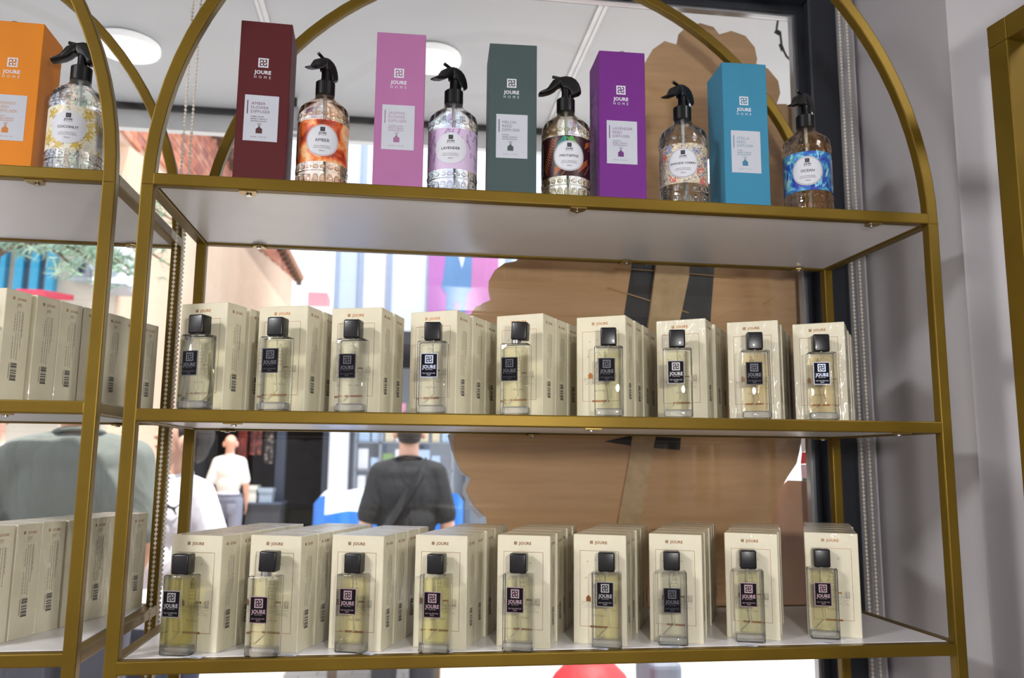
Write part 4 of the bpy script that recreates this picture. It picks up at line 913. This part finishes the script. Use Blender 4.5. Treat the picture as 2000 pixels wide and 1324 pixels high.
# little red and white flag string behind the cardboard's right edge
fg = tag(empty('bunting', (0, .56, 0)), 'red and white bunting hanging behind the right edge of the cardboard', 'bunting')
for i, (pts, c) in enumerate((([(1562, 850), (1590, 850), (1588, 876), (1566, 884)], (226, 222, 228)), ([(1566, 884), (1590, 880), (1588, 905), (1564, 906)], (214, 40, 44)), ([(1564, 907), (1590, 907), (1588, 940), (1566, 940)], (226, 200, 214)), ([(1566, 934), (1578, 934), (1576, 946), (1570, 946)], (40, 120, 70)))):
    P_ = [at(x, y, .56) for x, y in pts]; MB().prism([(p.x, p.z) for p in P_], -.001 - .0006 * i, .001, 'y').build('flag', P('flag_%d' % i, c, .6), fg)
p_ = at(1578, 955, .565) - Vector((0, .56, 0)); MB().tube([(p_.x, p_.y, SZ), p_], .001, 6).build('cord', BLACK, fg)

# ------------------------------------------------------------------ people in the street
def fuse(mb, voxel, smooth=4, cuts=()):
    """closed overlapping shapes fused to one skin; cuts = (point, normal) halves removed on the normal's side"""
    me = bpy.data.meshes.new('skin'); me.from_pydata(mb.v, [], mb.f)
    bm = bmesh.new(); bm.from_mesh(me); bmesh.ops.recalc_face_normals(bm, faces=list(bm.faces)); bm.to_mesh(me); bm.free()
    o = bpy.data.objects.new('skin', me); COL.objects.link(o)
    r = o.modifiers.new('r', 'REMESH'); r.mode = 'VOXEL'; r.voxel_size = voxel
    s = o.modifiers.new('s', 'SMOOTH'); s.iterations = smooth; s.factor = .5
    dg = bpy.context.evaluated_depsgraph_get(); out = bpy.data.meshes.new_from_object(o.evaluated_get(dg)); bpy.data.objects.remove(o); bpy.data.meshes.remove(me)
    if cuts:
        bm = bmesh.new(); bm.from_mesh(out)
        for c, n in cuts: bmesh.ops.bisect_plane(bm, geom=list(bm.verts) + list(bm.edges) + list(bm.faces), plane_co=c, plane_no=n, clear_outer=True)
        bm.to_mesh(out); bm.free()
    out.polygons.foreach_set('use_smooth', [True] * len(out.polygons)); return out
def cloth(name, c, fold=.35, sc=9):
    t = NT(name); v = t.coord((1, 1, .45))
    n1 = t.noise(v, sc, 3, .5, 1.5); t.link(t.ramp(t.noise(t.coord(), 40, 3), [(.3, tuple(x * .94 for x in col(c)[:3]) + (1,)), (.7, col(c))]), t.b.inputs['Base Color'])
    t.b.inputs['Roughness'].default_value = .85; t.bump(n1, fold, .05); return t.m
SKIN = {k: P('skin_' + k, c, .55, var=.05, scale=25) for k, c in {'fair': (222, 172, 148), 'tan': (206, 152, 124), 'old': (214, 162, 140)}.items()}
EYEW = P('eye_white', (235, 232, 228), .3, var=0); EYED = P('eye_dark', (40, 28, 22), .25, var=0); LIP = P('lip', (186, 92, 88), .5, var=0)
def person(px, py, Y, H, yaw, label, skin, shirt, trousers, hair, arms, polo=False, wide=1.0, head_turn=0, head_pitch=0, tuck=False):
    """arms: {'L':(elbow,wrist),'R':(...)} in metres for a 1.75 m figure facing -y, +x = the figure's left"""
    base = at(px, py, Y); r = tag(empty('person', (base.x, Y, GZ), math.radians(yaw)), label, 'person'); k = H / 1.75; r.scale = (k, k, k)
    V = Vector; b = MB(); sh = {}; HT = Matrix.Translation((0, -.005, 1.52)) @ Matrix.Rotation(math.radians(head_turn), 4, 'Z') @ Matrix.Rotation(math.radians(-head_pitch), 4, 'X') @ Matrix.Translation((0, .005, -1.52))
    # head: skull, jaw, nose, brow, ears, neck
    def hell(c, rr): b.ell(c, rr, 16, 11, M=HT)
    hell((0, .012, 1.655), (.074, .094, .092)); hell((0, -.012, 1.600), (.060, .072, .082)); hell((0, -.052, 1.560), (.034, .030, .030)); hell((0, -.070, 1.655), (.056, .018, .014))
    b.cap(HT @ V((0, -.086, 1.650)), HT @ V((0, -.104, 1.612)), .009, .014, 8); hell((0, -.079, 1.582), (.022, .012, .008)); hell((0, -.078, 1.569), (.020, .012, .008))
    for s in (-1, 1):
        hell((s * .081, .018, 1.628), (.015, .024, .036)); hell((s * .040, -.060, 1.612), (.020, .018, .016))
    b.cap((0, .018, 1.44), HT @ V((0, .014, 1.58)), .060, .054, 12)
    # trunk and limbs
    torso = [((0, .0, 1.30), (.170 * wide, .112, .165)), ((0, .01, 1.395), (.150 * wide, .090, .075)), ((0, .0, 1.14), (.150 * wide, .108, .16)), ((0, .0, .98), (.165 * wide, .118, .13))]
    for c, rr in torso: b.ell(c, rr, 18, 12)
    J = {}
    for s, K in ((1, 'L'), (-1, 'R')):
        S0 = V((s * .155 * wide, .005, 1.405)); E_, W_ = V(arms[K][0]), V(arms[K][1]); J[K] = (S0, E_, W_)
        b.cap((s * .07, .012, 1.425), S0, .062, .058); b.cap(S0, E_, .052, .040); b.cap(E_, W_, .041, .027)
        d = (W_ - E_).normalized(); side = d.cross(V((0, 0, 1))) if abs(d.z) < .9 else V((0, 1, 0)); side = (side - d * side.dot(d)).normalized(); pn = d.cross(side).normalized()
        palm = W_ + d * .05
        for q in (-.024, -.008, .008, .024): b.cap(W_ + side * q * .7, W_ + d * .082 + side * q, .015, .012, 8)
        for q, L in ((-.027, .052), (-.009, .072), (.009, .078), (.027, .068)):
            f0 = W_ + d * .085 + side * q; f1 = f0 + d * L * .5 + pn * .006; f2 = f1 + d * L * .42 + pn * .016; b.cap(f0, f1, .0092, .0085, 7); b.cap(f1, f2, .0085, .0072, 7)
        t0 = W_ + d * .03 - side * .026; t1 = t0 + d * .032 - side * .022 + pn * .008; b.cap(t0, t1, .012, .0105, 7); b.cap(t1, t1 + d * .030 - side * .004 + pn * .006, .0105, .008, 7)
        hip, kn, an = V((s * .092, 0, .93)), V((s * .100, -.012, .50)), V((s * .105, .01, .09))
        b.cap(hip, kn, .092, .060); b.cap(kn, an, .058, .040); b.cap((s * .108, .03, .045), (s * .118, -.15, .035), .042, .036)
    body = obj('body', fuse(b, .0085, 3), r); body.data.materials.append(skin)
    for s in (-1, 1):
        M = HT
        e = MB().ell((s * .032, -.066, 1.640), (.012, .012, .009), 12, 8, M=M).build('eye', EYEW, body, 180); MB().ell((s * .032, -.0765, 1.640), (.005, .003, .005), 10, 6, M=M).build('iris', EYED, e, 180)
        MB().cap(M @ V((s * .018, -.083, 1.664)), M @ V((s * .050, -.072, 1.664)), .0035, .0025, 6).build('eyebrow', hair or EYED, body, 180)
    MB().ell((0, -.088, 1.5755), (.021, .006, .0065), 12, 6, M=HT).build('lips', LIP, body, 180)
    # shirt with sleeves
    t = MB(); g = .017
    for c, rr in torso: t.ell((c[0], c[1], c[2] - (.02 if c[2] < 1.0 else 0)), (rr[0] + g, rr[1] + g, rr[2] + g * .6), 18, 12)
    for K in 'LR':
        S0, E_, W_ = J[K]; s = 1 if K == 'L' else -1
        t.cap((s * .07, .012, 1.425), S0, .070, .068); t.cap(S0, S0.lerp(E_, .80), .068, .066)
    t.ell((0, .015, 1.462), (.086, .084, .036), 14, 8)
    shirt_o = obj('shirt', fuse(t, .012, 5, (((0, 0, 1.0 if tuck else .885), (0, 0, -1)), ((0, -.02, 1.486), (0, -.25, 1)))), r); shirt_o.data.materials.append(shirt)
    so = shirt_o.modifiers.new('t', 'SOLIDIFY'); so.thickness = .004
    ring = [(.072 * math.cos(a) , .014 + .070 * math.sin(a), 1.484 + .014 * math.sin(a)) for a in [2 * PI * i / 20 for i in range(21)]]
    MB().tube(ring, .0085 if not polo else .012, 8).build('collar', shirt, shirt_o, 180)
    if polo:
        for K in 'LR':
            S0, E_, W_ = J[K]; a = S0.lerp(E_, .80); d = (E_ - S0).normalized(); side = d.cross(V((0, 1, 0))).normalized(); u = d.cross(side)
            MB().tube([a + d * .058 + side * .057 * math.cos(x) + u * .057 * math.sin(x) for x in [2 * PI * i / 18 for i in range(19)]], .004, 6).build('sleeve_trim', DARKINK, shirt_o, 180)
    p = MB(); p.ell((0, .0, .955), (.165 * wide + (.030 if tuck else .010), .145 if tuck else .126, .13), 18, 10)
    for s in (1, -1):
        p.cap((s * .092, 0, .93), (s * .100, -.012, .50), .106, .078); p.cap((s * .100, -.012, .50), (s * .105, .015, .13), .078, .066)
    tr = obj('trousers', fuse(p, .013, 4, (((0, 0, 1.02), (0, 0, 1)), ((0, 0, .085), (0, 0, -1)))), r); tr.data.materials.append(trousers)
    wb_ = .020 if tuck else -.004
    MB().tube([((.165 * wide + wb_) * math.cos(a), (.118 + wb_) * math.sin(a), 1.004) for a in [2 * PI * i / 28 for i in range(29)]], .010, 8).build('waistband', trousers, tr, 180)
    for s in (-1, 1): MB().rbox(s * .085 - .055, s * .085 + .055, .128, .142, .80, .915, .006, 2, M=Matrix.Rotation(math.radians(-6), 4, 'X')).build('back_pocket', trousers, tr, 180)
    for s in (-1, 1):
        q = MB(); q.cap((s * .108, .035, .052), (s * .120, -.160, .042), .052, .045); m_ = fuse(q, .012, 3, (((0, 0, .002), (0, 0, -1)),)); o_ = obj('shoe', m_, r); o_.data.materials.append(P('shoe_leather', (52, 48, 48), .5))
    if hair:
        h = MB(); h.ell((0, .020, 1.668), (.081, .097, .090), 18, 12, M=HT)
        h.ell((0, .050, 1.620), (.070, .066, .070), 16, 10, M=HT)
        n_ = HT.to_3x3() @ V((0, -.8, -.42)); c_ = HT @ V((0, -.030, 1.672))
        n2 = HT.to_3x3() @ V((0, -.35, -1)); c2 = HT @ V((0, .03, 1.588))
        ho = obj('hair', fuse(h, .008, 2, ((c_, n_), (c2, n2))), r); ho.data.materials.append(hair)
    return r
HAIRD = P('hair_dark', (40, 32, 28), .6, var=.2, scale=80, bump=.6, bscale=160, bdist=.004); HAIRG = P('hair_grey', (150, 146, 144), .7, var=.1, scale=60)
HANG = {'L': ((.235, .03, 1.13), (.245, -.05, .90)), 'R': ((-.235, .03, 1.13), (-.245, -.05, .90))}
JEAN = cloth('grey_denim', (92, 92, 104)); NAVY = cloth('navy_cotton', (58, 62, 84))
person(156, 850, 1.86, 1.75, 197, 'person in grey green t-shirt and grey jeans seen from behind, close outside the window', SKIN['tan'], cloth('shirt_grey_green', (112, 118, 112), .45, 6), JEAN, HAIRD, {'L': ((.275, -.05, 1.15), (.20, -.24, 1.02)), 'R': ((-.205, .02, 1.13), (-.18, -.18, .98))}, wide=1.04)
boy = person(335, 900, 2.35, 1.59, -25, 'person in white polo shirt turned in profile to the left', SKIN['fair'], cloth('polo_white', (232, 230, 240), .3, 7), NAVY, HAIRD, {'L': ((.245, .02, 1.15), (.22, -.12, .93)), 'R': ((-.235, -.01, 1.14), (-.20, -.18, .96))}, polo=True, wide=.92, head_turn=-57, head_pitch=20)
person(449, 900, 9.7, 1.70, 182, 'elderly person with bald grey head, white shirt and grey trousers walking away', SKIN['old'], cloth('shirt_white', (228, 226, 222), .3, 7), cloth('trouser_grey', (124, 126, 144)), None, {'L': ((.225, .02, 1.13), (.25, -.08, .90)), 'R': ((-.215, .03, 1.13), (-.215, -.06, .90))}, wide=.92, tuck=True)
blk = person(798, 900, 3.55, 1.67, 181, 'person in black t-shirt with a sling bag strap across the back, seen from behind', SKIN['fair'], cloth('shirt_black', (30, 30, 33), .5, 7), cloth('trouser_black', (40, 40, 46)), HAIRD, {'L': ((.225, .01, 1.13), (.225, -.14, .92)), 'R': ((-.225, .01, 1.13), (-.20, -.16, .94))}, wide=.98)
person(-22, 870, 2.75, 1.72, 10, 'person in white shirt at the left edge raising a hand', SKIN['fair'], cloth('shirt_bright_white', (236, 234, 238), .3, 7), NAVY, HAIRD, {'L': ((.235, -.10, 1.19), (.185, -.27, 1.38)), 'R': HANG['R']})
# sling strap and pouch on the black shirt; leaping-cat emblem on the polo
STRAP = P('strap_black', (22, 22, 25), .4, bump=.2, bscale=120)
pts = [(-.10, -.045, 1.46), (-.095, .045, 1.475), (-.07, .105, 1.42), (-.02, .135, 1.34), (.05, .140, 1.22), (.12, .125, 1.11), (.17, .075, 1.03), (.19, -.02, .99)]
mb = MB(); vs = []
for i, p in enumerate(pts):
    p = Vector(p); d = (Vector(pts[min(i + 1, len(pts) - 1)]) - Vector(pts[max(i - 1, 0)])).normalized(); o_ = Vector((p.x, p.y, 0)).normalized(); wv = d.cross(o_).normalized() * .022
    vs += [p - wv, p + wv, p + wv + o_ * .006, p - wv + o_ * .006]
n = len(pts); mb.raw(vs, [(4 * i + k, 4 * i + (k + 1) % 4, 4 * i + 4 + (k + 1) % 4, 4 * i + 4 + k) for i in range(n - 1) for k in range(4)])
mb.build('sling_strap', STRAP, blk)
E_ = Flat()
cat_ = [(-.030, .020), (-.022, .025), (-.014, .021), (-.004, .013), (.008, .010), (.018, .014), (.026, .022), (.031, .027), (.029, .019), (.022, .010), (.014, .003), (.016, -.008), (.022, -.020), (.017, -.021), (.010, -.010), (.002, .000), (-.008, .004), (-.016, .006), (-.020, .000), (-.026, -.004), (-.024, .004), (-.022, .012)]
E_.add(cat_, [tuple(range(len(cat_)))], 0)
emb = MB(); emb.prism(cat_, -.0012, .0, 'y', M=Matrix.Translation((.108, -.1125, 1.35)) @ Matrix.Rotation(math.radians(30), 4, 'Z') @ Matrix.Rotation(math.radians(-8), 4, 'X'))
emb.build('chest_emblem', DARKINK, boy)
